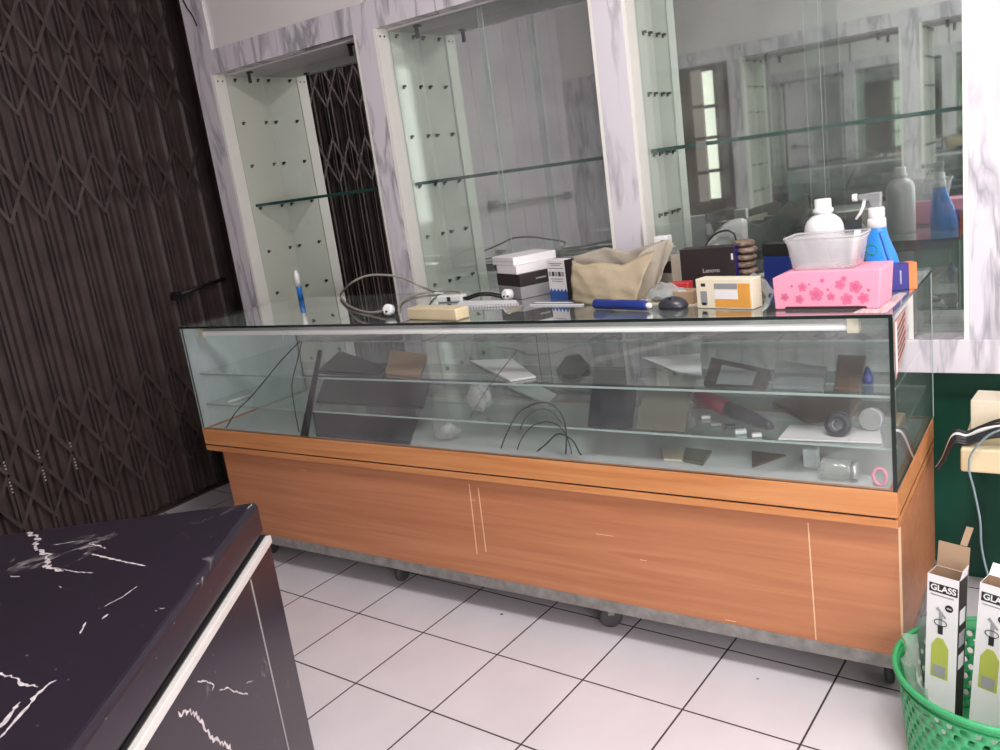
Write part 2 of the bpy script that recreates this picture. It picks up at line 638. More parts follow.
def text(name, s, size, X, mat, parent=None, depth=0.0004, bold=False, sx=1.0, label=None):
    """lettering as a thin mesh; X places text-local (x right, y up, z out)"""
    cu = bpy.data.curves.new(name, 'FONT')
    cu.body = s
    cu.size = size
    cu.extrude = depth
    cu.align_x = 'CENTER'
    cu.align_y = 'CENTER'
    if bold:
        cu.offset = size * 0.025
    t = bpy.data.objects.new(name, cu)
    COL.objects.link(t)
    dg = bpy.context.evaluated_depsgraph_get()
    me = bpy.data.meshes.new_from_object(t.evaluated_get(dg))
    bpy.data.objects.remove(t)
    me.transform(X @ Matrix.Scale(sx, 4, (1, 0, 0)))
    me.materials.clear()
    me.materials.append(MT[mat])
    o = bpy.data.objects.new(name, me)
    COL.objects.link(o)
    if parent is not None:
        me.transform(Matrix.Translation(-parent.matrix_basis.translation))
        o.parent = parent
    return o


def frame(org, xdir, ydir):
    x = Vector(xdir).normalized()
    y = Vector(ydir)
    y = (y - x * y.dot(x)).normalized()
    z = x.cross(y)
    m = Matrix((x, y, z)).transposed().to_4x4()
    m.translation = Vector(org)
    return m


# measured positions: the point of a known plane (z = height, or x / y = depth) seen at photo pixel (u, v)
def pt(u, v, axis, val):
    d = RV * ((u - 500) / FL) + UV * (-(v - 375) / FL) + FV
    return CAM + d * ((val - CAM[axis]) / d[axis])


def pz(u, v, z):
    return pt(u, v, 2, z)


# ------------------------------------------------------------------ main dimensions
XL = -2.5149   # counter left end (right end is x = 0, front y = 0)
DD = 0.5636
ZT = 0.9863
ZG = 0.5762
YW = 0.6836    # face of the marble wall
GX = -3.40     # gate plane
YO = -2.95     # opposite wall face
ZC = 3.0
COLS = [(-2.985, -2.875), (-1.992, -1.902), (-0.980, -0.876), (0.077, 0.60)]
NI = [(-2.875, -1.992, 0.965), (-1.902, -0.980, 0.935), (-0.876, 0.077, 0.880)]   # niches: left, right, mirror depth
ZS0, ZS1 = 0.6707, 0.7687
ZB0, ZB1 = 1.980, 2.080

# ------------------------------------------------------------------ floor, ceiling, walls
mb = MB().box((GX - 0.4, YO - 0.25, -0.1), (4.6, 1.15, 0))
struct(mb.build('floor', 'floor'))
mb = MB().box((GX - 0.4, YO - 0.25, ZC), (4.6, 1.15, ZC + 0.1))
struct(mb.build('ceiling', 'ceil'))
mb = MB().box((4.5, YO - 0.25, 0), (4.6, 1.15, ZC))
struct(mb.build('wall_right', 'whitepaint'))
# wall behind the niches, and green wall below the sill
mb = MB().box((-2.985, 1.05, 0), (4.5, 1.15, ZC))
struct(mb.build('wall_back', 'whitepaint'))
mb = MB().box((-2.985, 0.76, 0), (4.5, 1.05, ZS0))
struct(mb.build('wall_back_lower', 'green'))
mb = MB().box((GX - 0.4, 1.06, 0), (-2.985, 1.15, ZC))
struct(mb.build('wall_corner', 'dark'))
# header above the marble band: white panels between the marble columns
for i, (x0, x1) in enumerate([(-2.835, -1.94), (-1.925, -0.93), (-0.915, 0.2), (0.215, 4.5)]):
    mb = MB().box((x0, YW + 0.012, ZB1), (x1, 1.05, ZC))
    struct(mb.build('wall_header', 'whitepaint'))
# street outside the shop front
mb = MB().box((0.3, -9.0, -0.14), (9.0, YO - 0.25, -0.04))
struct(mb.build('floor_street', 'street'))
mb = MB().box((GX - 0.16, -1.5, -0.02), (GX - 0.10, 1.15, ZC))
struct(mb.build('wall_light_blocker', 'dark'))  # dark backing added behind the gate to block outside light
# left wall beyond the gate (towards the camera) in grey sheet panels
mb = MB().box((GX - 0.12, YO - 0.25, 0), (GX - 0.02, -1.37, ZC))
for k in range(7):
    y = -1.37 - 0.24 * k
    mb.box((GX - 0.02, y - 0.005, 0), (GX - 0.016, y + 0.005, ZC))
struct(mb.build('wall_left', 'lavwall'))

# marble columns, band and sill
tn = 0
for i, (x0, x1) in enumerate(COLS):
    mb = MB().box((x0, YW, ZS1 if i < 3 else ZS1 - 0.0), (x1 if i < 3 else 4.5, 1.05, ZB0))
    o = mb.build('trim_%d' % (tn + 1), 'marble')
    struct(o)
    tn += 1
for (x0, x1) in [(-2.985, -2.835)]:
    mb = MB().box((x0, YW, ZB1), (x1, 1.05, ZC))
    # thin bright bead along the inner edge
    mb.box((x1 - 0.004, YW - 0.004, ZB1), (x1 + 0.002, YW, ZC), 1)
    struct(mb.build('trim_%d' % (tn + 1), ['marble', 'strip']))
    tn += 1
mb = MB().box((-2.985, YW, ZB0), (4.5, 1.05, ZB1))
struct(mb.build('trim_%d' % (tn + 1), 'marble'))
tn += 1
mb = MB().box((-2.985, YW - 0.012, ZS0), (4.5, 1.05, ZS1))
struct(mb.build('trim_%d' % (tn + 1), 'marble', bevel=0.003))
tn += 1

# niche builder -------------------------------------------------------------
PINZ = [1.965, 1.775, 1.583, 1.388, 1.185, 0.985]


def niche(x0, x1, ym, flip, label, doors, zshelf=1.4, group=None, panel_w=0.012, pmat='panel'):
    """display niche open to -y (flip: turned to face +y across the room)"""
    def T(q):
        if not flip:
            return q
        return q

    org = Vector(((x0 + x1) / 2, YW, ZS1))
    R = Matrix.Identity(4)
    t = thing('display_niche', label, 'display niche', org, group)
    parts = []

    def B(mbx, nm, mats, par=t, lab=None, bevel=0):
        o = mbx.build(nm, mats, None, org, bevel)
        o.parent = par
        o.location = (0, 0, 0)
        if lab:
            o['label'] = lab
        parts.append(o)
        return o

    yd = YW + 0.068
    for sgn, xa in ((1, x0), (-1, x1)):
        xb = xa + sgn * panel_w
        m = MB().box((min(xa, xb), yd, ZS1), (max(xa, xb), ym, ZB0), 0)
        m.box((min(xa, xb + sgn * .001), YW + 0.001, ZS1), (max(xa, xb + sgn * .001), yd - 0.003, ZB0), 1)
        # screws at the head of the strip
        for yy in (YW + 0.02, YW + 0.045):
            m.lathe([(0.004, 0), (0.004, 0.002)], (0, 0, 0), 8, 2, Matrix.Translation((xb + sgn * .001, yy, 1.952)) @ Matrix.Rotation(math.radians(90) * sgn, 4, 'Y'))
        sp = B(m, 'side_panel', [pmat, 'strip', 'blackpl'])
        for z in PINZ:
            for y in (YW + 0.115, ym - 0.032):
                p_ = MB().box((min(xb, xb + sgn * 0.013), y - 0.004, z - 0.010), (max(xb, xb + sgn * 0.013), y + 0.004, z - 0.002))
                p_.box((min(xb, xb + sgn * 0.004), y - 0.005, z - 0.016), (max(xb, xb + sgn * 0.004), y + 0.005, z - 0.002))
                o = p_.build('shelf_pin', 'blackpl', None, org)
                o.parent = sp
                o.location = (0, 0, 0)
    B(MB().box((x0 + panel_w, ym, ZS1), (x1 - panel_w, ym + 0.006, ZB0)), 'mirror', 'mirror')
    B(MB().box((x0 + panel_w, yd, ZB0 - 0.006), (x1 - panel_w, ym, ZB0)), 'top_board', 'whitepaint')
    B(MB().slab((x0 + panel_w + 0.004, yd + 0.022, zshelf - 0.012), (x1 - panel_w - 0.004, ym - 0.004, zshelf)), 'shelf', ['shelf_glass', 'edge'], lab='clear glass shelf with dark green edge')
    for k, (a, b) in enumerate(doors):
        y = yd + 0.004 + (0.008 if k % 2 else 0)
        B(MB().slab((a, y, ZS1 + 0.004), (b, y + 0.005, ZB0 - 0.008)), 'sliding_glass_door', ['door_glass', 'edge_light'])
    for xx in (x0 + 0.13, x1 - 0.13):
        B(MB().box((xx - 0.008, yd + 0.03, ZB0 - 0.055), (xx + 0.008, yd + 0.036, ZB0 - 0.006)).box((xx - 0.012, yd + 0.03, ZB0 - 0.014), (xx + 0.012, yd + 0.05, ZB0 - 0.006)), 'clip', 'blackpl')
    return t


n1 = niche(*NI[0], False, 'narrow built-in mirror-backed niche beside the dark folding gate', [], 1.401, pmat='panel_shaded')
n2 = niche(*NI[1], False, 'middle mirror-backed glass niche above the stacked white boxes', [(-1.888, -1.45), (-1.476, -1.031)], 1.398)
n3 = niche(*NI[2], False, 'widest mirror-backed niche behind the pink box and spray bottle', [(-0.862, -0.307), (-0.351, 0.063)], 1.398)


def copy_tree(o, parent=None):
    c = o.copy()
    COL.objects.link(c)
    c.parent = parent
    for ch in o.children:
        copy_tree(ch, c)
    return c


# opposite wall with the same kind of niches, seen only in the mirrors
OPN = [(-1.83, -0.72), (-0.61, 0.46)]
for i, (a, b) in enumerate(OPN):
    src = n1
    c = copy_tree(src)
    c['label'] = ['opposite wall niche in the middle, seen in the mirrors', 'opposite wall niche nearest the shop entrance, seen mirrored'][i]
    c.location = ((a + b) / 2, YO, ZS1)
    c.rotation_euler = (0, 0, math.pi)
    c.scale = ((b - a) / (NI[0][1] - NI[0][0]), 1, 1)
mb = MB().box((-2.80, YO - 0.20, ZS1), (-2.19, YO - 0.12, ZB0)).box((-2.09, YO - 0.20, ZS1), (-1.93, YO - 0.12, ZB0)).box((-2.19, YO - 0.20, ZS1), (-2.09, YO - 0.12, 0.95)).box((-2.19, YO - 0.20, 1.94), (-2.09, YO - 0.12, ZB0))
struct(mb.build('door_added_1', 'brownobj'))  # door added on the opposite wall to hold the glowing strip
mb = MB().box((-2.19, YO - 0.18, 0.95), (-2.09, YO - 0.16, 1.94))
for zz in (1.16, 1.42, 1.66):
    mb.box((-2.19, YO - 0.16, zz), (-2.09, YO - 0.14, zz + 0.025), 1)
struct(mb.build('window_glow_1', ['daylight_glow', 'brownobj']))  # glowing pane added where the mirrors show a bright daylight strip
mb = MB()
for (a, b) in [(GX - 0.02, -2.80), (-1.93, -1.83), (-0.72, -0.61), (0.46, 0.62)]:
    mb.box((a, YO - 0.30, ZS1), (b, YO, ZB0))
mb.box((GX - 0.02, YO - 0.30, ZB0), (0.62, YO, ZB1))
mb.box((GX - 0.02, YO - 0.30, ZS0), (0.62, YO, ZS1))
struct(mb.build('trim_%d' % (tn + 1), 'marble'))
tn += 1
mb = MB().box((GX - 0.02, YO - 0.30, ZB1), (0.62, YO - 0.012, ZC)).box((0.62, YO - 0.30, 2.72), (4.5, YO - 0.012, ZC)).box((0.62, YO - 0.30, 0), (1.30, YO - 0.012, 2.72)).box((1.48, YO - 0.30, 0), (2.0, YO - 0.012, 2.72)).box((1.30, YO - 0.30, 0), (1.48, YO - 0.012, 0.98)).box((1.30, YO - 0.30, 2.52), (1.48, YO - 0.012, 2.72)).box((4.24, YO - 0.30, 0), (4.5, YO - 0.012, 2.72))
mb.box((GX - 0.02, YO - 0.32, 0), (0.62, YO - 0.301, ZC)).box((GX - 0.02, YO - 0.30, 0), (0.62, YO - 0.08, ZS0), 1)
struct(mb.build('wall_front', ['whitepaint', 'green']))

# ------------------------------------------------------------------ folding gate
gate = thing('folding_gate', 'dark brown collapsible steel gate with lattice bands on the left', 'gate', (GX, -0.15, 0))
G0, G1 = -1.35, 1.05
P_ = 0.143
ys = []
k0 = int((G0 - 0.055) / P_)
ch = [0.055 + P_ * k for k in range(k0, 8) if G0 - 0.02 < 0.055 + P_ * k < G1]
mb = MB()
prof = []
for y in ch:
    # pleat between this channel and the next
    for dy, dx in ((0.000, 0.0), (0.028, 0.0), (0.034, -0.014), (0.048, -0.014), (0.054, 0.004), (0.066, 0.004), (0.072, -0.02), (0.088, -0.02), (0.094, 0.004), (0.106, 0.004), (0.112, -0.014), (0.128, -0.014)):
        prof.append((GX - 0.012 + dx, y + dy))
vs = []
for (x, y) in prof:
    vs.append((x, y, 0.012))
    vs.append((x, y, 2.95))
fs = [(2 * i, 2 * i + 2, 2 * i + 3, 2 * i + 1) for i in range(len(prof) - 1)]
mb.add(vs, fs, 0)
o = mb.build('slat_sheet', 'gate', gate, solid=0.0015, weld=False)
for y in ch:
    mb = MB()
    # U channel
    mb.box((GX, y - 0.011, 0.008), (GX + 0.004, y + 0.011, 2.95))
    mb.box((GX + 0.004, y - 0.011, 0.008), (GX + 0.022, y - 0.008, 2.95))
    mb.box((GX + 0.004, y + 0.008, 0.008), (GX + 0.022, y + 0.011, 2.95))
    mb.build('channel', 'gate2', gate)


def gate_bar(m, ya, za, yb, zb, x):
    d = Vector((0, yb - ya, zb - za)).normalized()
    n_ = Vector((0, -d.z, d.y)) * 0.0075
    a = Vector((x, ya, za))
    b = Vector((x, yb, zb))
    m.prism([a - n_, b - n_, b + n_, a + n_], (0.003, 0, 0))


for z0, z1, zt, off in ((1.46, 1.59, 1.72, 0), (1.90, 2.02, 2.15, 0), (2.15, 2.27, 2.40, 0), (2.40, 2.52, 2.64, 0), (0.20, 0.32, 0.44, 0), (0.44, 0.57, 0.70, 0)):
    mb = MB()
    for y in ch:
        if y + P_ < G1:
            gate_bar(mb, y, z0, y + P_, zt, GX + 0.023)
            gate_bar(mb, y + P_, z0, y, zt, GX + 0.027)
        for zz in (z0, zt):
            mb.lathe([(0.006, 0), (0.006, 0.012)], (0, 0, 0), 8, 0, Matrix.Translation((GX + 0.022, y, zz)) @ Matrix.Rotation(math.radians(90), 4, 'Y'))
    mb.build('lattice', 'gate2', gate)
MB().box((GX - 0.035, G0, 0.0), (GX + 0.03, G1, 0.006)).build('guide_rail', 'gate2', gate)
mb = MB().box((GX - 0.05, G0, 2.93), (GX + 0.05, G1, 2.99))
mb.build('guide_rail', 'gate2', gate)
mb = MB().tube([(GX + 0.04, 0.60, 1.02), (GX + 0.04, 0.90, 1.05)], 0.010).box((GX + 0.02, 0.58, 1.0), (GX + 0.05, 0.62, 1.04))
mb.build('bolt', 'blackpl', gate)
for y, za, zb in ((ch[6] + 0.0, 0.36, 0.50), (ch[7], 0.36, 0.5), (ch[8], 0.36, 0.49)):
    mb = MB()
    z = za
    while z < zb:
        mb.box((GX + 0.022, y - 0.004, z), (GX + 0.026, y + 0.004, z + 0.008))
        z += 0.015
    mb.build('rack_strip', 'gate_chain', gate)
mb = MB().tube([(GX + 0.05, -1.6, 1.16), (GX + 0.05, -2.75, 1.12)], 0.012)
mb.box((GX, -1.62, 1.13), (GX + 0.06, -1.58, 1.19)).box((GX, -2.77, 1.09), (GX + 0.06, -2.73, 1.15))
tag(mb.build('locking_bar', 'alu'), 'steel bar across the grey sheet wall, seen in middle mirror', 'bar')

# ------------------------------------------------------------------ display counter
ct = thing('display_counter', 'long glass-topped display counter with orange wood base on casters', 'counter', (XL / 2, DD / 2, 0))
BI = 0.0248
XBL = XL + 0.064
mb = MB().box((XBL, BI, 0.1428), (0, DD - 0.01, 0.4826))
e = 0.0006
for a, b_ in (((469, 484), (477, 554)), ((478, 488), (486, 552)), ((808, 523), (816, 640))):
    p0 = pt(*a, 1, BI - e)
    p1 = pt(*b_, 1, BI - e)
    mb.prism([p0 + Vector((-0.0016, 0, 0)), p0 + Vector((0.0016, 0, 0)), p1 + Vector((0.0016, 0, 0)), p1 + Vector((-0.0016, 0, 0))], (0, e, 0), 1)
for (u, v, l) in ((596, 534, .055), (725, 620, .03), (640, 560, .02), (300, 470, .03), (470, 500, .02)):
    p0 = pt(u, v, 1, BI - e)
    mb.box((p0.x, BI - e, p0.z), (p0.x + l, BI, p0.z + 0.0015), 1)
mb.box((-0.004, BI - e * 2, 0.145), (0.001, BI + 0.004, 0.48), 1)
mb.build('base_cabinet', ['wood', 'scratch'], ct)
mb = MB().box((XBL - 0.004, BI - 0.004, 0.1062), (0.004, DD - 0.006, 0.1428))
mb.build('steel_frame', 'steel', ct, bevel=0.002)
mb = MB().box((XL, 0, 0.4866), (0, DD, 0.5070))
mb.build('lower_lip', 'woodrim', ct, bevel=0.002)
mb = MB().box((XL + 0.006, 0.006, 0.5070), (-0.006, DD - 0.006, 0.5125))
mb.build('shadow_gap', 'darkbrown', ct)
mb = MB().box((XL, 0, 0.5125), (0, 0.02, ZG)).box((XL, DD - 0.02, 0.5125), (0, DD, ZG)).box((XL, 0.02, 0.5125), (XL + 0.02, DD - 0.02, ZG)).box((-0.02, 0.02, 0.5125), (0, DD - 0.02, ZG))
mb.build('rim', 'woodrim', ct, bevel=0.0015)
mb = MB().box((XL + 0.02, 0.02, 0.555), (-0.02, DD - 0.02, 0.573))
mb.build('case_floor', 'tray', ct)
g = 0.006
mb = MB().slab((XL + g, 0.003, ZG), (-g - 0.001, 0.003 + g, ZT - 0.008))
mb.build('front_glass', ['glass', 'edge_dark'], ct)
mb = MB().slab((-g, 0.003, ZG), (0, DD - 0.003, ZT - 0.008))
mb.build('side_glass', ['glass', 'edge_dark'], ct)
mb = MB().slab((XL, 0.003, ZG), (XL + g, DD - 0.003, ZT - 0.008))
mb.build('side_glass', ['teal', 'edge_light'], ct)['label'] = 'pale coated side pane'
mb = MB().slab((XL + g, DD - 0.010, ZG), (-1.22, DD - 0.005, ZT - 0.008))
mb.slab((-1.26, DD - 0.018, ZG), (-g, DD - 0.013, ZT - 0.008))
mb.build('back_glass', ['glass', 'edge_dark'], ct)
mb = MB().slab((XL, 0, ZT - 0.008), (0, DD, ZT))
mb.build('top_glass', ['top_glass', 'edge_dark'], ct)
for z, y0 in ((0.674, 0.022), (0.797, 0.022)):
    mb = MB().slab((XL + 0.03, y0, z - 0.006), (-0.012, DD - 0.03, z))
    mb.build('glass_shelf', ['shelf_glass', 'edge_light'], ct)
# aluminium corner line on the right front corner and back right corner
mb = MB().box((-0.008, 0.0, ZG), (0.001, 0.003, ZT - 0.008))
mb.build('corner_seal', 'edge_dark', ct)
mb = MB().box((-0.004, DD - 0.003, ZG), (0.001, DD, ZT - 0.008))
mb.build('corner_seal', 'edge_light', ct)
# fluorescent fitting under the top
mb = MB().box((-2.44, 0.035, 0.960), (-0.075, 0.060, 0.9765))
fit = mb.build('lamp_fitting', 'alu', ct)
mb = MB().tube([(-2.43, 0.047, 0.9495), (-0.10, 0.047, 0.9495)], 0.0085, 12)
tb = mb.build('lamp_tube', 'tube', None)
tb.parent = fit
tb.location = -ct.location - fit.location
for xx in (-0.088, -2.438):
    mb = MB().box((xx - 0.012, 0.033, 0.938), (xx + 0.012, 0.062, 0.9765))
    so = mb.build('lamp_socket', 'ivory', None)
    so.parent = fit
    so.location = -ct.location - fit.location
# top rail on the back and a few brackets
mb = MB().box((XL + 0.02, DD - 0.032, 0.948), (-0.02, DD - 0.020, 0.977))
mb.build('back_rail', 'edge_dark', ct)
for xx in (-1.75, -1.42, -0.72):
    mb = MB().box((xx - 0.008, 0.065, 0.962), (xx + 0.008, DD - 0.035, 0.977))
    mb.build('bracket', 'alu', ct)


def caster(x, y, a):
    pl = MB().box((x - 0.02, y - 0.02, 0.1), (x + 0.02, y + 0.02, 0.1062)).box((x - 0.016, y - 0.003, 0.045), (x - 0.0125, y + 0.016, 0.1))
    pl.box((x + 0.0125, y - 0.003, 0.045), (x + 0.016, y + 0.016, 0.1))
    Rm = Matrix.Translation((x, y, 0)) @ Matrix.Rotation(a, 4, 'Z') @ Matrix.Translation((-x, -y, 0))
    pl.v = [Rm @ q for q in pl.v]
    c = pl.build('caster', 'steel', ct)
    w = MB()
    Xw = Rm @ Matrix.Translation((x, y + 0.008, 0.0355)) @ Matrix.Rotation(math.radians(90), 4, 'Y')
    w.lathe([(0.008, -0.0105), (0.029, -0.0105), (0.035, -0.007), (0.035, 0.007), (0.029, 0.0105), (0.008, 0.0105)], (0, 0, 0), 24, 0, Xw)
    wo = w.build('wheel', 'wheel', None)
    wo.parent = c
    wo.location = -ct.location - c.location
    return c


for (x, y, a) in ((-2.40, 0.12, 0.2), (-1.69, 0.115, 0.05), (-0.83, 0.115, 2.15), (-0.05, 0.12, 0.3), (-2.40, 0.47, 0.3), (-1.25, 0.47, 0.9), (-0.06, 0.47, 0.2)):
    caster(x, y, a)
# price sticker on the right pane
mb = MB()
s0, s1, s2, s3 = Vector((0.0004, 0.012, 0.965)), Vector((0.0004, 0.17, 0.968)), Vector((0.0004, 0.16, 0.89)), Vector((0.0004, 0.020, 0.835))
mb.prism([s0, s1, s2, s3], (0.0006, 0, 0), 0)
for k in range(6):
    z = 0.866 + k * 0.0145
    mb.prism([(0.001, 0.05, z), (0.001, 0.135 + 0.006 * (k % 3), z + 0.018), (0.001, 0.135 + 0.006 * (k % 3), z + 0.025), (0.001, 0.05, z + 0.006)], (0.0004, 0, 0), 1)
mb.prism([(0.001, 0.026, 0.845), (0.001, 0.042, 0.850), (0.001, 0.042, 0.962), (0.001, 0.026, 0.962)], (0.0004, 0, 0), 2)
mb.build('sticker', ['stick', 'darkbrown', 'white'], ct, weld=False)

# ------------------------------------------------------------------ black marble desk
ZD = 0.75
C0 = pz(258.4, 500.6, ZD)
az = math.radians(123.8)
d1 = Vector((-math.cos(az), -math.sin(az), 0))            # from far corner towards the camera
d2 = Vector((math.cos(az + math.pi / 2), math.sin(az + math.pi / 2), 0))
LD, WD = 1.25, 0.95
TS = 0.078
desk = thing('black_desk', 'black marble-patterned desk with bright metal trim, at lower left', 'desk', C0 * 1.0 - Vector((0, 0, ZD)))


def DK(a, b, z):
    return C0 + d1 * a + d2 * b + Vector((0, 0, z - ZD))


mb = MB()
mb.prism([DK(0, 0, ZD - TS), DK(LD, 0, ZD - TS), DK(LD, WD, ZD - TS), DK(0, WD, ZD - TS)], (0, 0, TS))
mb.build('worktop', 'black', desk, bevel=0.013, seg=4)
mb = MB()
mb.prism([DK(0.012, -0.004, ZD - TS - 0.003), DK(LD - 0.01, -0.004, ZD - TS - 0.003), DK(LD - 0.01, 0.02, ZD - TS - 0.003), DK(0.012, 0.02, ZD - TS - 0.003)], (0, 0, 0.003))
mb.build('under_board', 'blackpl', desk)
mb = MB()
mb.prism([DK(0.012, -0.016, ZD - TS - 0.021), DK(LD - 0.01, -0.016, ZD - TS - 0.021), DK(LD - 0.01, 0.0, ZD - TS - 0.021), DK(0.012, 0.0, ZD - TS - 0.021)], (0, 0, 0.018))
mb.build('metal_trim', 'chrome', desk, bevel=0.002)['label'] = 'bright metal trim strip'
mb = MB()
mb.prism([DK(0.012, -0.010, 0), DK(LD - 0.02, -0.010, 0), DK(LD - 0.02, WD - 0.03, 0), DK(0.012, WD - 0.03, 0)], (0, 0, ZD - TS - 0.022))
mb.build('cabinet_body', 'black', desk, bevel=0.002)
# thin pale joint and dark joint on the long side
mb = MB()
a0 = 0.172
mb.prism([DK(a0, -0.0102, 0.01), DK(a0 + 0.005, -0.0102, 0.01), DK(a0 + 0.005, -0.0102, ZD - TS - 0.03), DK(a0, -0.0102, ZD - TS - 0.03)], -d2 * 0.0015)
mb.build('joint_strip', 'alu', desk)


def pdesk(u, v, side=False):
    if not side:
        return pz(u, v, ZD + 0.0001)
    n_ = -d2
    o_ = DK(0, -0.0101, 0)
    d = RV * ((u - 500) / FL) + UV * (-(v - 375) / FL) + FV
    return CAM + d * ((o_ - CAM).dot(n_) / d.dot(n_))


def vein(m, pts, w, side=False, jit=0.45):
    nrm = -d2 if side else Vector((0, 0, 1))
    P = [pdesk(u, v, side) for u, v in pts]
    # subdivide with jitter
    Q = []
    rs = random.Random(len(pts) * 13 + int(pts[0][0]))
    for a, b in zip(P, P[1:]):
        n_ = max(2, int((b - a).length / 0.006))
        for k in range(n_):
            t = k / n_
            q = a.lerp(b, t)
            dd = (b - a).normalized().cross(nrm)
            Q.append((q + dd * rs.uniform(-1, 1) * w * jit * 1.2, w * rs.uniform(0.25, 1.2)))
    Q.append((P[-1], w * 0.15))
    Q[0] = (Q[0][0], w * 0.2)
    vs = []
    for i, (q, ww) in enumerate(Q):
        t = (Q[min(i + 1, len(Q) - 1)][0] - Q[max(i - 1, 0)][0]).normalized().cross(nrm)
        vs += [q - t * ww / 2 + nrm * 0.0002, q + t * ww / 2 + nrm * 0.0002]
    fs = [(2 * i, 2 * i + 1, 2 * i + 3, 2 * i + 2) for i in range(len(Q) - 1)]
    MB().add(vs, fs).build('pale_vein', 'vein', desk, weld=False)


vein(None, [(29, 532), (39, 540), (34, 547), (48, 555), (47, 563), (44, 566), (56, 568), (64, 571)], 0.010)
vein(None, [(56, 568), (75, 572), (94, 573)], 0.003)
vein(None, [(52, 545), (66, 543), (78, 541)], 0.003)
vein(None, [(92, 554), (108, 558), (125, 562), (146, 566)], 0.006, jit=0.1)
vein(None, [(88, 544), (100, 546), (107, 549)], 0.004)
vein(None, [(0, 672), (12, 677), (24, 684), (38, 687)], 0.006)
vein(None, [(56, 680), (46, 686), (36, 695), (30, 704)], 0.008, jit=0.2)
vein(None, [(30, 704), (14, 722), (0, 738)], 0.006, jit=0.1)
vein(None, [(20, 702), (8, 718), (0, 728)], 0.009, jit=0.1)
vein(None, [(10, 576), (20, 577)], 0.003)
vein(None, [(138, 586), (124, 596), (104, 607)], 0.003)
vein(None, [(109, 614), (102, 619)], 0.008)
vein(None, [(86, 622), (80, 634)], 0.004, jit=0.1)
vein(None, [(252, 504), (247, 509)], 0.004)
vein(None, [(60, 586), (62, 588)], 0.003)
vein(None, [(196, 584), (199, 584)], 0.005)
vein(None, [(155, 611), (157, 611)], 0.004)
vein(None, [(160, 609), (165, 608)], 0.004)
vein(None, [(197, 682), (206, 681), (214, 685), (212, 691)], 0.003, True)
vein(None, [(178, 714), (190, 712), (196, 714), (205, 728), (212, 738), (222, 742), (232, 750)], 0.008, True)
vein(None, [(219, 690), (228, 688), (236, 692), (248, 694)], 0.003, True)
vein(None, [(246, 683), (254, 680)], 0.002, True)

# ------------------------------------------------------------------ things on the counter top
TZ = ZT + 0.0006


def ground(u, v, z=None):
    return pz(u, v, TZ if z is None else z)


def obox(name, a, b, depth, h, mats, label=None, cat=None, z=None, m6=None, bevel=0.0015, parent=None, group=None, raise_=0.0):
    """box whose front bottom edge runs from a to b (points), going back by depth"""
    a = Vector(a)
    b = Vector(b)
    if z is not None:
        a.z = z
        b.z = z
    x = (b - a)
    w = x.length
    x.normalize()
    y = Vector((-x.y, x.x, 0))
    X = Matrix((x, y, Vector((0, 0, 1)))).transposed().to_4x4()
    X.translation = a
    m = MB().box((0, 0, 0), (w, depth, h), mats6=m6, X=X)
    o = m.build(name, mats, parent, a if parent is None else None, bevel)
    if label:
        tag(o, label, cat, group)
    return o, X, w


def facemat(X, cx, cz, dy=-0.0006):
    """text frame on the front face of an obox"""
    return X @ Matrix.Translation((cx, dy, cz)) @ Matrix.Rotation(math.radians(90), 4, 'X')


def decal(parent, name, X, x0, z0, x1, z1, mat, dy=0.0, t=0.0006, side=False, w=0):
    if side:
        m = MB().box((w + dy, x0, z0), (w + dy + t, x1, z1), X=X)
    else:
        m = MB().box((x0, dy - t, z0), (x1, dy, z1), X=X)
    return m.build(name, mat, parent)


# blue and white marker pen standing at the back left corner
pb = Vector((-2.392, 0.52, TZ))
mk = thing('marker_pen', 'slim blue and white marker pen standing at counter left end', 'pen', pb)
MB().lathe([(0.0115, 0), (0.0115, 0.050), (0.011, 0.056)], pb, 14).build('barrel', 'skyb', mk)
MB().lathe([(0.0122, 0.056), (0.0122, 0.108), (0.008, 0.114), (0.007, 0.124)], pb, 14, 0).build('cap', 'whitepl', mk)
for o in mk.children:
    o.location = (0, 0, 0) if False else o.location


def cable(name, pts, r, mat, label=None, cat='cable', parent=None, n=8, closed=False):
    # smooth the path (Catmull-Rom)
    P = [Vector(q) for q in pts]
    Q = []
    for i in range(len(P) - 1):
        p0 = P[max(i - 1, 0)]
        p1, p2 = P[i], P[i + 1]
        p3 = P[min(i + 2, len(P) - 1)]
        for k in range(6):
            t = k / 6
            Q.append(0.5 * ((2 * p1) + (p2 - p0) * t + (2 * p0 - 5 * p1 + 4 * p2 - p3) * t * t + (3 * p1 - p0 - 3 * p2 + p3) * t ** 3))
    Q.append(P[-1])
    o = MB().tube(Q, r, n).build(name, mat, parent, P[0] if parent is None else None)
    if label:
        tag(o, label, cat)
    return o


def G(u, v, dz=0.004):
    q = ground(u, v)
    return Vector((q.x, q.y, TZ + dz))


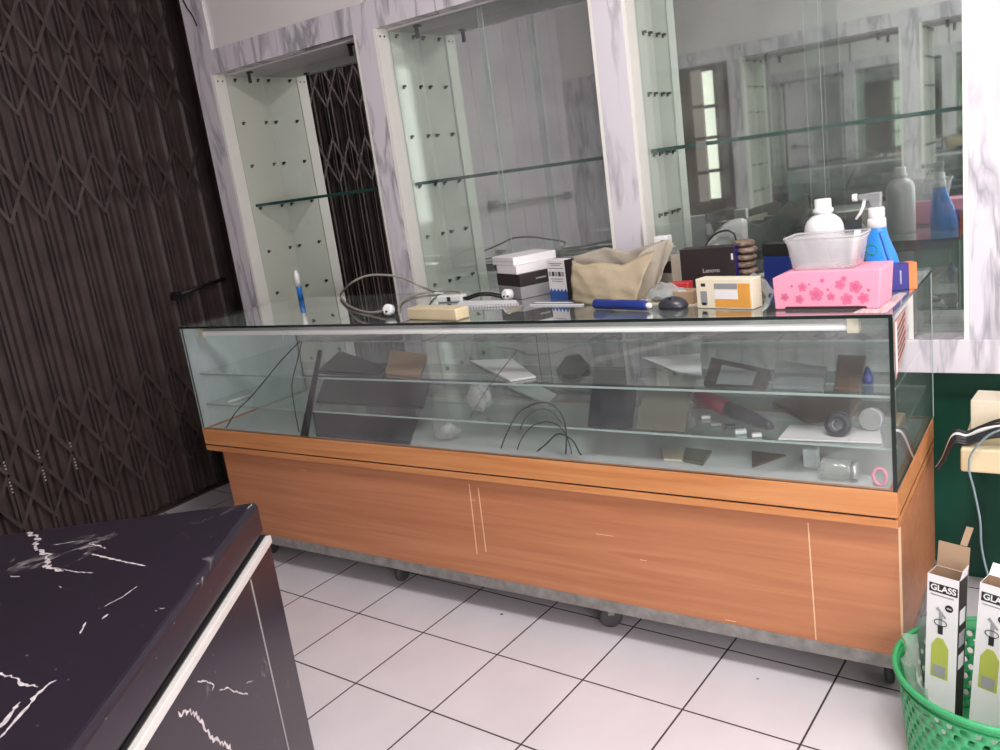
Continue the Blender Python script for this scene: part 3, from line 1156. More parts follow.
# power lead with white plug at the left
q0 = ground(392, 316)
lead = thing('power_lead', 'grey cable looping up with white round plug at left', 'cable', (q0.x, q0.y, TZ))
pl = MB().lathe([(0.013, 0), (0.018, 0.004), (0.0185, 0.022), (0.014, 0.028)], (0, 0, 0), 18, 0, Matrix.Translation(q0 + Vector((0.0, 0, 0.020))) @ Matrix.Rotation(math.radians(74), 4, 'X') @ Matrix.Rotation(0.2, 4, 'Y'))
pl = pl.build('plug', 'whitepl', lead)
for dx in (-0.007, 0.007):
    MB().box((q0.x + dx - 0.002, q0.y - 0.034, TZ + 0.018), (q0.x + dx + 0.002, q0.y - 0.0265, TZ + 0.024)).build('plug_pin', 'blackpl', None).parent = pl
for o in pl.children:
    o.location = -lead.location - pl.location
cable('cord', [q0 + Vector((-0.012, 0.014, 0.018)), G(370, 314, .005), G(352, 309, .006), G(343, 302, .008), G(341, 297.5, 0.012), pt(350, 284, 1, 0.42), pt(366, 276, 1, 0.42), pt(385, 275, 1, 0.42), pt(403, 278, 1, 0.42), pt(420, 286, 1, 0.40), G(436, 294, 0.012), G(462, 293, .008)], 0.0042, 'greyc', parent=lead)
cable('cord', [G(462, 296, 0.008), G(452, 292.5, 0.008), G(432, 293.5, 0.007), G(415, 296.5, 0.006), G(404, 301, 0.005), G(400, 306, 0.0045), G(399, 312, 0.0045)], 0.0042, 'greyc', parent=lead)

# cream wood block
a = ground(408, 319.5)
b = ground(457, 321)
bx, X, w = obox('wood_block', a, b, 0.055, 0.036, ['cream'], 'long cream wooden block lying beside the white round plug', 'block', z=TZ, bevel=0.004)

# white power adapter with black lead and plug
a = ground(437, 303)
b = ground(462, 302)
ad = thing('power_adapter', 'white power adapter with black lead behind the wooden block', 'power adapter', (a.x, a.y, TZ))
_, X, w = obox('adapter_body', a, b, 0.035, 0.024, ['whitepl'], z=TZ, bevel=0.005, parent=ad)
decal(ad, 'socket_mark', X, w * .42, 0.004, w * .56, 0.019, 'ink')
q2 = ground(512, 300)
pl2 = MB().lathe([(0.012, 0), (0.0175, 0.004), (0.0175, 0.024), (0.013, 0.03)], (0, 0, 0), 18, 0, Matrix.Translation(q2 + Vector((0, 0, 0.019))) @ Matrix.Rotation(math.radians(80), 4, 'X') @ Matrix.Rotation(-0.3, 4, 'Y')).build('plug', 'whitepl', ad)
for dx in (-0.007, 0.007):
    o = MB().box((q2.x + dx - 0.002, q2.y - 0.036, TZ + 0.015), (q2.x + dx + 0.002, q2.y - 0.029, TZ + 0.021)).build('plug_pin', 'blackpl')
    o.parent = pl2
    o.location = -ad.location - pl2.location
for k, dv in enumerate((0, 2.2)):
    cable('cord', [b + Vector((0, 0.01, 0.012)), pt(468, 297 + dv, 1, .335), pt(478, 293.5 + dv, 1, .33), pt(490, 293 + dv, 1, .325), pt(502, 295 + dv, 1, .322), q2 + Vector((-0.012, 0.006, 0.015))], 0.0035, 'blackpl', parent=ad)

# spiral notebook
nb = thing('spiral_notebook', 'thin white spiral notebook lying in front of the box stack', 'notebook', ground(455, 309))
A, Bq, Cq, Dq = ground(456, 308.5), ground(519, 306), ground(516, 302), ground(460, 303)
cover = MB().prism([A, Bq, Cq, Dq], (0, 0, 0.007)).build('pages', 'paper', nb)
for k in range(22):
    t = (k + 0.5) / 22
    c = A.lerp(Bq, t) + Vector((0, -0.001, 0.0045))
    MB().tube([c + Vector((0, math.cos(q) * 0.004, math.sin(q) * 0.0042)) for q in [i * 2 * math.pi / 8 for i in range(8)]], 0.0007, 5, closed=True).build('coil', 'blackpl', nb)
MB().prism([ground(506, 312), ground(521, 309), ground(524, 306), ground(508, 308)], (0, 0, 0.004)).build('x', 'kraft_in')
o = bpy.data.objects['x']
o.name = 'paper_scrap'
tag(o, 'small crumpled tan paper scrap right of spiral notebook', 'paper')

# stack of four boxes
F0 = ground(499, 297)
F1 = ground(528, 300.5)
xx = (F1 - F0).normalized()
yy = Vector((-xx.y, xx.x, 0))
F1 = F0 + xx * 0.145
z = TZ
for (h, sh0, sh1, dp, mt, nm, lab, cat) in ((0.040, 0.0, 0.0, 0.165, 'greypl', 'grey_box', 'flat grey box at the bottom of the box stack', 'box'),
                              (0.040, -0.004, 0.002, 0.160, 'darkbrown', 'dark_box', 'dark brown flat box under two white boxes', 'box'),
                              (0.028, 0.004, -0.012, 0.155, 'white', 'white_box', 'white flat box directly on the dark brown box', 'box'),
                              (0.027, -0.020, -0.025, 0.165, 'white', 'white_box', 'white flat box topmost of the stack', 'box')):
    o, X, w = obox(nm, F0 + xx * sh0 + yy * 0.004, F1 + xx * sh1 + yy * 0.004, dp, h - 0.0006, [mt], z=z)
    tag(o, lab, cat)
    if mt == 'white' and h < 0.0275:
        l = decal(None, 'lid_line', X, 0.001, h * 0.45, w - 0.001, h * 0.5, 'greyink')
        l.parent = o
        l.location = -o.location
    if mt == 'darkbrown':
        l = MB().box((w, 0.06, 0.016), (w + 0.0005, 0.10, 0.021), X=X).build('print', 'greyink')
        l.parent = o
        l.location = -o.location
    z += h

# blue and white upright box
a = ground(551, 299.5)
b = ground(568.5, 300.5)
bw, X, w = obox('printed_carton', a, b, 0.035, 0.124, ['white', 'white', 'darkbrown'], 'small upright white carton with blue zigzag foot', 'carton', z=TZ, m6=(0, 0, 0, 2, 0, 0))


def onto(o, parent):
    o.parent = parent
    o.location = -parent.location
    return o


onto(decal(None, 'blue_print', X, 0, 0.0, w, 0.026, 'blueink'), bw)
m = MB()
for k in range(5):
    x0 = w * k / 5
    m.prism([X @ Vector((x0, -0.0006, 0.026)), X @ Vector((x0 + w / 5, -0.0006, 0.026)), X @ Vector((x0 + w / 10, -0.0006, 0.036))], X.to_3x3() @ Vector((0, 0.0006, 0)))
onto(m.build('zigzag_print', 'blueink', weld=False), bw)
for k in range(5):
    onto(decal(None, 'picture_print', X, w * (.06 + .18 * k), 0.074, w * (.06 + .18 * k + .14), 0.088, 'slate' if k % 2 else 'greyink'), bw)
for zz, f in ((0.112, .7), (0.106, .5), (0.097, .8), (0.064, .7), (0.057, .6)):
    onto(decal(None, 'text_line', X, w * (1 - f) / 2, zz, w * (1 + f) / 2, zz + 0.003, 'greyink'), bw)

# kraft paper bag
random.seed(11)
B0, B1 = ground(574, 304.5), ground(636, 305)
B0.z = B1.z = TZ


def curve(pts, t):
    n = len(pts) - 1
    i = min(int(t * n), n - 1)
    return pts[i].lerp(pts[i + 1], t * n - i)


yF = B0.y
ft = [pt(572, 261, 1, yF + .02), pt(584, 265, 1, yF + .012), pt(602, 262, 1, yF + .02), pt(622, 265, 1, yF + .025), pt(638, 257, 1, yF + .05), pt(655, 250, 1, yF + .07)]
bt = [pt(571, 257, 1, yF + .09), pt(588, 252, 1, yF + .10), pt(606, 247, 1, yF + .11), pt(628, 252, 1, yF + .12), pt(650, 244, 1, yF + .13), pt(668, 239, 1, yF + .13), pt(674, 244, 1, yF + .13)]
fb = [B0, B0.lerp(B1, .5) + Vector((0, -.006, 0)), B1 + Vector((-0.004, 0.0, 0))]
bb = [B0 + Vector((0, .09, 0)), B0.lerp(B1, .6) + Vector((.01, .11, 0)), B1 + Vector((0.0, 0.12, 0))]
nzs = [(random.uniform(8, 30), random.uniform(8, 30), random.uniform(0, 6)) for _ in range(5)]


def wr(a_, b_):
    return sum(math.sin(a_ * f + b_ * g_ + h_) for f, g_, h_ in nzs) * 0.0013


kb = thing('paper_bag', 'crumpled open kraft paper bag lying beside the blue white carton', 'paper bag', (B0.x, B0.y, TZ))
m = MB().grid(28, 14, lambda i, j: curve(fb, i).lerp(curve(ft, i), j) + Vector((0, -1, 0.2)) * wr(i, j) + Vector((0, -0.012 * math.sin(math.pi * j), 0)))
m.build('front_sheet', 'kraft', kb, solid=0.0008, weld=False)
m = MB().grid(28, 14, lambda i, j: curve(bb, i).lerp(curve(bt, i), j) + Vector((0, -1, 0.2)) * wr(j + .3, i) * 1.4)
m.build('back_sheet', 'kraft_in', kb, solid=0.0008, weld=False)
m = MB().grid(10, 14, lambda i, j: fb[0].lerp(ft[0], j).lerp(bb[0].lerp(bt[0], j), i) + Vector((0.012 * math.sin(math.pi * i), 0, 0)))
m.grid(10, 14, lambda i, j: fb[-1].lerp(ft[-2], j).lerp(bb[-1].lerp(bt[-2], j), i) + Vector((-0.02 * math.sin(math.pi * i), 0, 0)))
m.grid(10, 6, lambda i, j: curve(fb, i).lerp(curve(bb, i), j) + Vector((0, 0, 0.0012)))
m.build('gusset', 'kraft_in', kb, solid=0.0008, weld=False)

# thin striped ruler strips in front of the bag
a = ground(530, 305.5)
b = ground(582, 305.5)
rl, X, w = obox('folded_leaflet', a, b, 0.035, 0.004, ['paper'], 'flat white leaflet with black stripe in front of paper bag', 'leaflet', z=TZ, bevel=0)
onto(MB().box((0.002, 0.006, 0.004), (w - 0.002, 0.014, 0.0046), X=X).build('black_stripe', 'ink'), rl)

# blue hand torch with black head part next to it
a, b = ground(595, 309), ground(652, 311)
tch = thing('screwdriver_handle', 'thick blue plastic tool handle with pale tip at counter front', 'tool', (a.x, a.y, TZ))
ax = (b - a).normalized()
Xr = Matrix((ax.orthogonal().normalized(), Vector((0, 0, 1)), ax)).transposed().to_4x4()
up = Vector((0, 0, 1))
sd = up.cross(ax)
Xr = Matrix((sd, up, ax)).transposed().to_4x4()
Xr.translation = a + up * 0.0145
Lh = (b - a).length - 0.015
MB().lathe([(0.010, 0), (0.0145, 0.004), (0.0145, 0.06), (0.0125, 0.075), (0.0145, 0.09), (0.0145, Lh - 0.01), (0.0125, Lh)], (0, 0, 0), 8, 0, Xr).build('grip', 'blue', tch, bevel=0.002)
MB().lathe([(0.007, Lh), (0.008, Lh + 0.004), (0.006, Lh + 0.013)], (0, 0, 0), 12, 0, Xr).build('tip', 'whitepl', tch)
# black mouse-shaped thing
a, b = ground(655, 311), ground(683, 310)
c = (a + b) / 2 + Vector((0, 0.03, 0))
mo = thing('computer_mouse', 'dark rounded computer mouse right of the blue handle', 'computer mouse', (c.x, c.y, TZ))
prof = [(0.0, 0.0), (0.034, 0.0), (0.037, 0.006), (0.035, 0.014), (0.028, 0.023), (0.015, 0.030), (0.0005, 0.032)]
MB().lathe(prof, c, 28, 0, None, True, True, 1.12, 0.82).build('shell', 'slate', mo)
MB().tube([c + Vector((0.006 * math.cos(q), -0.016, 0.029 + 0.004 * math.sin(q) - 0.003)) for q in [i * math.pi / 4 for i in range(8)]], 0.0018, 6, closed=True).build('scroll_wheel', 'blackpl', mo)

# yellowish envelope lying flat under the packet
A = [ground(596, 303), ground(700, 306), ground(694, 297), ground(610, 297)]
o = MB().prism(A, (0, 0, 0.002)).build('yellow_envelope', 'ivory', None, A[0])
tag(o, 'flat yellowish envelope lying under the clear packet', 'envelope')
# clear packet with cable ends
a, b = pz(641, 304, TZ + .0025), pz(684, 305, TZ + .0025)
pk = thing('clear_packet', 'clear plastic packet with grey parts before the black box', 'packet', (a.x, a.y, TZ + .0025))
c = (a + b) / 2 + Vector((0, 0.05, 0))
MB().grid(12, 8, lambda i, j: a.lerp(b, i) + Vector((0, j * 0.07, 0.004 + 0.050 * math.sin(math.pi * min(1, i * 1.05)) ** .5 * math.sin(math.pi * (0.1 + .8 * j)) + 0.004 * math.sin(i * 20 + j * 13)))).build('wrapper', 'bag', pk)
for k in range(4):
    q = a.lerp(b, 0.25) + Vector((0.02 * k, 0.04, 0.012 + 0.006 * (k % 2)))
    MB().tube([q + Vector((-0.035, -0.01 + .006 * k, -0.002 + .006 * k)), q + Vector((-0.02, 0, 0)), q + Vector((0.02, 0.004, 0.004))], 0.0025, 6).build('wire_end', 'blackpl', pk)
MB().box(a.lerp(b, .15) + Vector((0, 0.025, 0.004)), a.lerp(b, .55) + Vector((0, 0.065, 0.030))).build('grey_part', 'greypl', pk, bevel=0.004)
MB().lathe([(0.016, 0), (0.018, 0.006), (0.018, 0.028), (0.012, 0.034)], a.lerp(b, .78) + Vector((0, 0.045, 0.003)), 16).build('round_part', 'silver', pk)
MB().box(a.lerp(b, .86) + Vector((0, 0.012, 0.004)), a.lerp(b, 1.02) + Vector((0, 0.016, 0.036))).build('paper_tag', 'paper', pk)
# open dark brown box behind the packet
a = Vector((-0.745, 0.435, TZ))
b = Vector((-0.665, 0.405, TZ))
obx, X, w = obox('open_carton', a, b, 0.045, 0.100, ['kraft_in', 'darkbrown'], 'brown open carton between paper bag and black box', 'carton', z=TZ, m6=(0, 0, 0, 0, 0, 0))
onto(decal(None, 'dark_opening', X, 0.002, 0.050, w - 0.002, 0.085, 'darkbrown'), obx)
fl = MB().prism([X @ Vector((0, 0, 0.1)), X @ Vector((w, 0, 0.1)), X @ Vector((w, -0.03, 0.118)), X @ Vector((0, -0.03, 0.108))], (0, 0, 0.001)).build('lid_flap', 'kraft_in', weld=False)
onto(fl, obx)
a = Vector((-0.700, 0.475, TZ))
# grey carton behind
gb, X, w = obox('grey_carton', (-0.815, 0.49, TZ), (-0.705, 0.485, TZ), 0.06, 0.112, ['greypl'], 'plain grey carton behind the open brown carton', 'carton', z=TZ)
w2, X, w = obox('white_adapter', (-0.755, 0.495, TZ + .1126), (-0.710, 0.493, TZ + .1126), 0.035, 0.038, ['whitepl'], 'small white adapter with black mark above grey carton', 'power adapter', z=TZ + .1126, bevel=0.003)
onto(decal(None, 'mark', X, w * .5, 0.012, w * .8, 0.026, 'ink'), w2)
rb = MB().box((-0.66, 0.36, TZ), (-0.60, 0.40, TZ + 0.028)).build('red_packet', 'redb', None, (-0.66, 0.36, TZ), 0.004)
tag(rb, 'small red packet partly hidden before the black box', 'packet')

# black box with name on it
bk, X, w = obox('black_box', (-0.652, 0.44, TZ), (-0.488, 0.445, TZ), 0.055, 0.112, ['darkbrown', 'navy'], 'black upright box with small grey lettering and a cable on top', 'box', z=TZ, m6=(0, 0, 0, 1, 0, 0))
onto(text('lettering', 'Lenovo', 0.017, facemat(X, w * .56, 0.046), 'greyink', bold=True), bk)
onto(decal(None, 'white_label', X, w - 0.011, 0.074, w - 0.005, 0.092, 'white'), bk)
# bubble wrap bag behind with cable loop
bw0 = Vector((-0.68, 0.515, TZ))
bubble = thing('bubble_wrap_bag', 'grey bubble wrap bag slumped behind the black box', 'plastic bag', bw0)
m = MB().grid(20, 12, lambda i, j: Vector((-0.70 + 0.22 * i, 0.515 + 0.03 * math.sin(i * 9) * (1 - j) * .3 + .012, TZ + j * (0.10 + 0.075 * i ** 1.3 - 0.02 * math.sin(i * 6)) + .001)) + Vector((0, 0.004 * math.sin(i * 40 + j * 33), 0)))
m.build('sheet', 'bag', bubble, solid=0.001, weld=False)
m = MB().grid(20, 12, lambda i, j: Vector((-0.70 + 0.22 * i, 0.548, TZ + j * (0.10 + 0.070 * i ** 1.3 - 0.02 * math.sin(i * 6)) + .001)) + Vector((0, 0.003 * math.sin(i * 30 + j * 43), 0)))
m.build('sheet', 'bag', bubble, solid=0.001, weld=False)
cable('loop_cable', [pt(705, 247, 1, .505), pt(709, 240, 1, .505), pt(717, 233, 1, .505), pt(727, 230.5, 1, .505), pt(734, 234, 1, .505), pt(736, 241, 1, .505), pt(737, 249, 1, .505)], 0.0028, 'blackpl', 'thin black cable arching over the black box')

# ivory and orange carton
io, X, w = obox('window_carton', ground(697.5, 308), ground(753, 309.5), 0.045, 0.075, ['ivory'], 'ivory carton with orange print and grey window', 'carton', z=TZ)
onto(decal(None, 'orange_print', X, w * .34, 0.004, w * .97, 0.024, 'orangepl'), io)
onto(decal(None, 'orange_print', X, w * .76, 0.024, w * .97, 0.064, 'orangepl'), io)
onto(decal(None, 'grey_window', X, w * .34, 0.050, w * .75, 0.064, 'greypl'), io)
onto(decal(None, 'pale_panel', X, w * .34, 0.025, w * .75, 0.046, 'white'), io)
onto(decal(None, 'black_square', X, w * .10, 0.056, w * .18, 0.064, 'ink'), io)
onto(decal(None, 'grey_bar', X, w * .08, 0.010, w * .20, 0.044, 'greypl'), io)
onto(decal(None, 'black_square', X, w * .10, 0.008, w * .18, 0.015, 'ink', dy=-0.0006), io)
sp, X, w = obox('tan_carton', (-0.565, 0.165, TZ + .0026), (-0.508, 0.160, TZ + .0026), 0.05, 0.034, ['card'], 'small tan carton left of the ivory orange carton', 'carton', z=TZ + .0026)

# bead packet
m = MB()
bp_ = Vector((-0.475, 0.50, TZ))
for k in range(6):
    m.lathe([(0.012, 0), (0.030, 0.004), (0.032, 0.012), (0.026, 0.019), (0.012, 0.0205)], bp_ + Vector((0.004 * math.sin(k * 2.1), 0, 0.0205 * k)), 14)
o = m.build('bracelet_stack', 'beads', None, bp_)
tag(o, 'tall stack of brown beaded bracelets in front of blue box', 'bracelets')
# blue tray with black insert
bt_, X, w = obox('blue_box', (-0.425, 0.500, TZ), (-0.320, 0.47, TZ), 0.05, 0.070, ['blue'], 'blue box with black lid tucked behind the pink box', 'box', z=TZ)
o = MB().box((0, 0, 0.0706), (w, 0.05, 0.105), X=X).build('lid', 'blackpl')
onto(o, bt_)
# clear packet of small parts
q = Vector((-0.385, 0.24, TZ))
pk = thing('clear_pouch', 'clear pouch of brown bits between ivory carton and pink box', 'pouch', q)
MB().grid(12, 10, lambda i, j: q + Vector((-0.045 + 0.09 * i, 0.07 * j, 0.002 + 0.055 * (math.sin(math.pi * i) ** .6) * math.sin(math.pi * (0.15 + .7 * j)) + 0.004 * math.sin(i * 17 + j * 9)))).build('pouch_film', 'bag', pk)
rs = random.Random(4)
for k in range(9):
    c = q + Vector((rs.uniform(-.03, .03), rs.uniform(.012, .055), 0.010 + 0.008 * (k % 3)))
    MB().box(c - Vector((.009, .006, .006)), c + Vector((.009, .006, .006))).build('brown_bit', 'brownobj' if k % 3 else 'card', pk, bevel=0.003)

# pink box
PA, PB = ground(774, 310), ground(882, 309)
PA = Vector((PA.x, PA.y, TZ + .0012))
PB = Vector((PB.x, PB.y, TZ + .0012))
pinkb = thing('tissue_box', 'pink plastic tissue box printed with dark roses', 'tissue box', PA)
x = (PB - PA)
W = x.length
x.normalize()
y = Vector((-x.y, x.x, 0))
XP = Matrix((x, y, Vector((0, 0, 1)))).transposed().to_4x4()
XP.translation = PA
HP = 0.089
DPK = 0.112
prof = [(0.003, 0), (0.026, 0), (0.028, 0.005), (W - 0.034, 0.005), (W - 0.032, 0), (W - 0.006, 0), (W, HP), (0.040, HP), (0.0, HP - 0.014)]
m = MB().prism([XP @ Vector((px, 0, pz_)) for px, pz_ in prof], XP.to_3x3() @ Vector((0, DPK, 0)))
m.build('box_body', 'pink', pinkb, bevel=0.003)
m = MB().box((0.026, 0.002, 0.0), (W - 0.034, 0.006, 0.0045), X=XP).build('foot_slot', 'darkbrown', pinkb)


def rose(cx, cz, r):
    m = MB()
    for ring, (rr, n_, pr) in enumerate(((r, 5, 0.42 * r), (r * .45, 4, 0.24 * r))):
        for k in range(n_):
            a_ = 2 * math.pi * k / n_ + ring * .5 + cx * 40
            c0 = (cx + rr * .6 * math.cos(a_), cz + rr * .6 * math.sin(a_))
            m.prism([XP @ Vector((c0[0] + pr * math.cos(q_) * (1 + .15 * math.cos(3 * q_)), -0.0003 - 0.0002 * ring - 0.00004 * k, c0[1] + pr * math.sin(q_))) for q_ in [i * 2 * math.pi / 10 for i in range(10)]], XP.to_3x3() @ Vector((0, 0.0003 + 0.0002 * ring, 0)), ring)
    return m.build('rose_print', ['roseink', 'pinkd'], pinkb, weld=False)


MT['roseink'] = pm('rose outline print', (0.70, 0.17, 0.29), 0.45, noise=0.1)
for (u, v, r) in ((785, 297, .010), (803, 287, .011), (800, 299, .011), (817, 294, .017), (832, 296, .010), (841, 284, .012), (857, 286, .015), (848, 298, .014), (865, 297, .013), (845, 278, .007), (792, 286, .004), (870, 289, .004), (810, 284, .003), (823, 280, .006), (829, 289, .004)):
    q = pt(u, v, 1, PA.y)
    l = XP.inverted() @ q
    rose(l.x, min(l.z, HP - r - .001), r)

# frosted basin standing on the pink box
zb = TZ + .0012 + HP + 0.0006
cb = XP @ Vector((0.112, DPK * .52, HP + 0.0006))


def rrect(w_, d_, z_, r_=0.018, n_=6):
    out = []
    for sx_, sy_, a0_ in ((1, 1, 0), (-1, 1, 90), (-1, -1, 180), (1, -1, 270)):
        for k in range(n_):
            a_ = math.radians(a0_ + 90 * k / (n_ - 1))
            out.append((sx_ * (w_ / 2 - r_) + r_ * math.cos(a_), sy_ * (d_ / 2 - r_) + r_ * math.sin(a_), z_))
    return out


def shell(rings, X, cap0=True):
    m = MB()
    vs = []
    for r_ in rings:
        vs += [X @ Vector(q) for q in r_]
    n_ = len(rings[0])
    fs = []
    for i in range(len(rings) - 1):
        for k in range(n_):
            fs.append((i * n_ + k, i * n_ + (k + 1) % n_, (i + 1) * n_ + (k + 1) % n_, (i + 1) * n_ + k))
    m.add(vs, fs, 0, True)
    if cap0:
        m.add(vs[:n_], [tuple(range(n_ - 1, -1, -1))])
    return m


XB = XP.copy()
XB.translation = cb
bas = thing('plastic_basin', 'frosted clear plastic basin standing on the pink tissue box', 'container', cb)
m = shell([rrect(0.135, 0.085, 0.0), rrect(0.141, 0.090, 0.004), rrect(0.160, 0.100, 0.060), rrect(0.170, 0.106, 0.070)], XB)
m.build('tub', 'frost', bas, solid=0.0015)
m = shell([rrect(0.168, 0.105, 0.0705), rrect(0.176, 0.110, 0.0725), rrect(0.174, 0.109, 0.076), rrect(0.166, 0.103, 0.074), rrect(0.168, 0.105, 0.0705)], XB, False)
m.build('rim', 'frost', bas)
# pale folded sheet in the basin
o = MB().prism([XB @ Vector((0.055, -0.02, 0.004)), XB @ Vector((0.066, -0.018, 0.004)), XB @ Vector((0.072, 0.01, 0.078)), XB @ Vector((0.060, 0.008, 0.078))], XB.to_3x3() @ Vector((0.001, 0.002, 0))).build('white_stick', 'whitepl', None, XB @ Vector((0.055, -.02, .004)))
tag(o, 'thin white plastic stick leaning inside the frosted basin', 'stick')

# white bottle behind the basin
wb = Vector((-0.212, 0.33, TZ))
bo = thing('white_bottle', 'round-shouldered white bottle with screw cap behind the basin', 'bottle', wb)
MB().lathe([(0.044, 0), (0.048, 0.004), (0.048, 0.150), (0.046, 0.165), (0.040, 0.178), (0.030, 0.187), (0.0195, 0.193), (0.0195, 0.197)], wb, 32).build('body', 'whitepl', bo)
MB().lathe([(0.0235, 0.197), (0.0245, 0.199), (0.0245, 0.206), (0.020, 0.208), (0.020, 0.2285), (0.018, 0.231)], wb, 28).build('cap', 'whitepl', bo)

# blue spray bottle
sb_ = Vector((-0.074, 0.33, TZ))
spb = thing('spray_bottle', 'blue and white trigger spray bottle behind the pink box', 'spray bottle', sb_)


def ell(w_, d_, cx_, z_, n_=24):
    return [(cx_ + w_ / 2 * math.cos(2 * math.pi * k / n_), d_ / 2 * math.sin(2 * math.pi * k / n_), z_) for k in range(n_)]


XS = Matrix.Translation(sb_)
m = shell([ell(0.086, 0.05, 0.0, 0.0), ell(0.090, 0.052, 0.0, 0.004), ell(0.088, 0.052, 0.0, 0.03), ell(0.072, 0.048, -0.005, 0.08), ell(0.054, 0.044, -0.010, 0.115), ell(0.046, 0.042, -0.012, 0.135), ell(0.044, 0.040, -0.013, 0.150)], XS)
m.build('sleeve', 'cyan', spb)
m = shell([ell(0.0445, 0.0405, -0.013, 0.1495), ell(0.043, 0.040, -0.013, 0.168), ell(0.040, 0.038, -0.013, 0.172), ell(0.030, 0.030, -0.013, 0.174)], XS)
m.build('neck', 'whitepl', spb)
m = MB().lathe([(0.0175, 0.174), (0.0185, 0.176), (0.0185, 0.196), (0.016, 0.199)], sb_ + Vector((-0.013, 0, 0)), 24)
m.build('collar', 'whitepl', spb)
hc = sb_ + Vector((-0.013, 0, 0.199))
m = MB().prism([hc + Vector(q) for q in ((0.012, -0.010, 0), (-0.010, -0.010, 0), (-0.014, -0.010, 0.016), (-0.042, -0.010, 0.022), (-0.042, -0.010, 0.033), (-0.010, -0.010, 0.036), (0.014, -0.010, 0.036))], (0, 0.02, 0))
m.build('trigger_head', 'trigger', spb, bevel=0.003)
m = MB().lathe([(0.009, 0), (0.0095, 0.003), (0.0095, 0.010), (0.006, 0.012)], (0, 0, 0), 12, 0, Matrix.Translation(hc + Vector((-0.043, 0, 0.0275))) @ Matrix.Rotation(math.radians(-90), 4, 'Y'))
m.build('nozzle', 'whitepl', spb)
m = MB().tube([hc + Vector((-0.026, 0, 0.022)), hc + Vector((-0.030, 0, 0.004)), hc + Vector((-0.037, 0, -0.012)), hc + Vector((-0.048, 0, -0.026))], [0.0045, 0.004, 0.0035, 0.003], 8)
m.build('trigger', 'whitepl', spb)


def sleeve_pt(lx, lz):
    """point just in front of the sleeve"""
    ks = [(0.0, 0.0, .086, .05), (.03, 0, .088, .052), (.08, -.005, .072, .048), (.115, -.010, .054, .044), (.135, -.012, .046, .042), (.15, -.013, .044, .040)]
    for (a_, b_) in zip(ks, ks[1:]):
        if a_[0] <= lz <= b_[0]:
            t = (lz - a_[0]) / (b_[0] - a_[0])
            cx_, w_, d_ = [a_[i] + (b_[i] - a_[i]) * t for i in (1, 2, 3)]
            s_ = max(-.98, min(.98, (lx - cx_) / (w_ / 2)))
            return sb_ + Vector((cx_ + s_ * w_ / 2, -d_ / 2 * math.sqrt(1 - s_ * s_) - 0.0008, lz))
    return sb_ + Vector((lx, -0.026, lz))


m = MB()
m.tube([sleeve_pt(-0.022 + 0.014 * math.cos(q_), 0.098 + 0.012 * math.sin(q_)) for q_ in [i * 2 * math.pi / 14 for i in range(14)]], 0.0012, 5, closed=True)
m.build('green_logo', 'basket', spb)
m = MB()
m.tube([sleeve_pt(0.028 - 0.03 * t, 0.03 + 0.11 * t) for t in [i / 8 for i in range(9)]], 0.0045, 6)
m.build('blue_print', 'skyb', spb)
MB().tube([sleeve_pt(-0.032, 0.062), sleeve_pt(-0.024, 0.066), sleeve_pt(-0.016, 0.062)], 0.0035, 6).build('red_print', 'redb', spb)

# navy and orange carton
nv, X, w = obox('navy_carton', (-0.044, 0.262, TZ), (-0.010, 0.285, TZ), 0.030, 0.064, ['navy'], 'small dark blue carton with orange end beside spray bottle', 'carton', z=TZ, bevel=0.001)
o = MB().box((w, -0.0, 0), (w + 0.019, 0.030, 0.064), X=X).build('orange_end', 'orange')
onto(o, nv)
onto(MB().tube([X @ Vector((w * .5 + 0.0022 * math.sin(t * 2.1), -0.001, 0.016 + 0.0019 * t)) for t in range(18)], 0.0009, 5).build('script_mark', 'white'), nv)
MT['striped_paper'] = pm('pinkish printed paper', (0.60, 0.47, 0.47), 0.5, noise=0.35, scale=30, stretch=(6, .6, 1))
# pale printed papers by the right edge
A = [Vector((-0.085, 0.014, TZ)), Vector((-0.012, 0.012, TZ)), Vector((-0.008, 0.238, TZ)), Vector((-0.026, 0.24, TZ))]
o = MB().prism(A, (0, 0, 0.0009)).build('paper_strip', 'striped_paper', None, A[0])
tag(o, 'thin pale printed paper strip along right counter edge', 'paper')

# ------------------------------------------------------------------ things inside the display case
S1, S2, SF = 0.6748, 0.7978, 0.5738
YMIN = 0.024


def cl(q, ymin=YMIN, ymax=DD - 0.035):
    q = Vector(q)
    q.y = max(ymin, min(ymax, q.y))
    q.x = min(q.x, -0.02)
    return q


def flat(name, px, z, t, mats, label, cat, bevel=0.0015, side=None, smin=YMIN):
    P = [cl(pz(u, v, z), smin) for u, v in px]
    o = MB().prism(P, (0, 0, t), 0, side).build(name, mats, None, P[0], bevel)
    tag(o, label, cat)
    return o


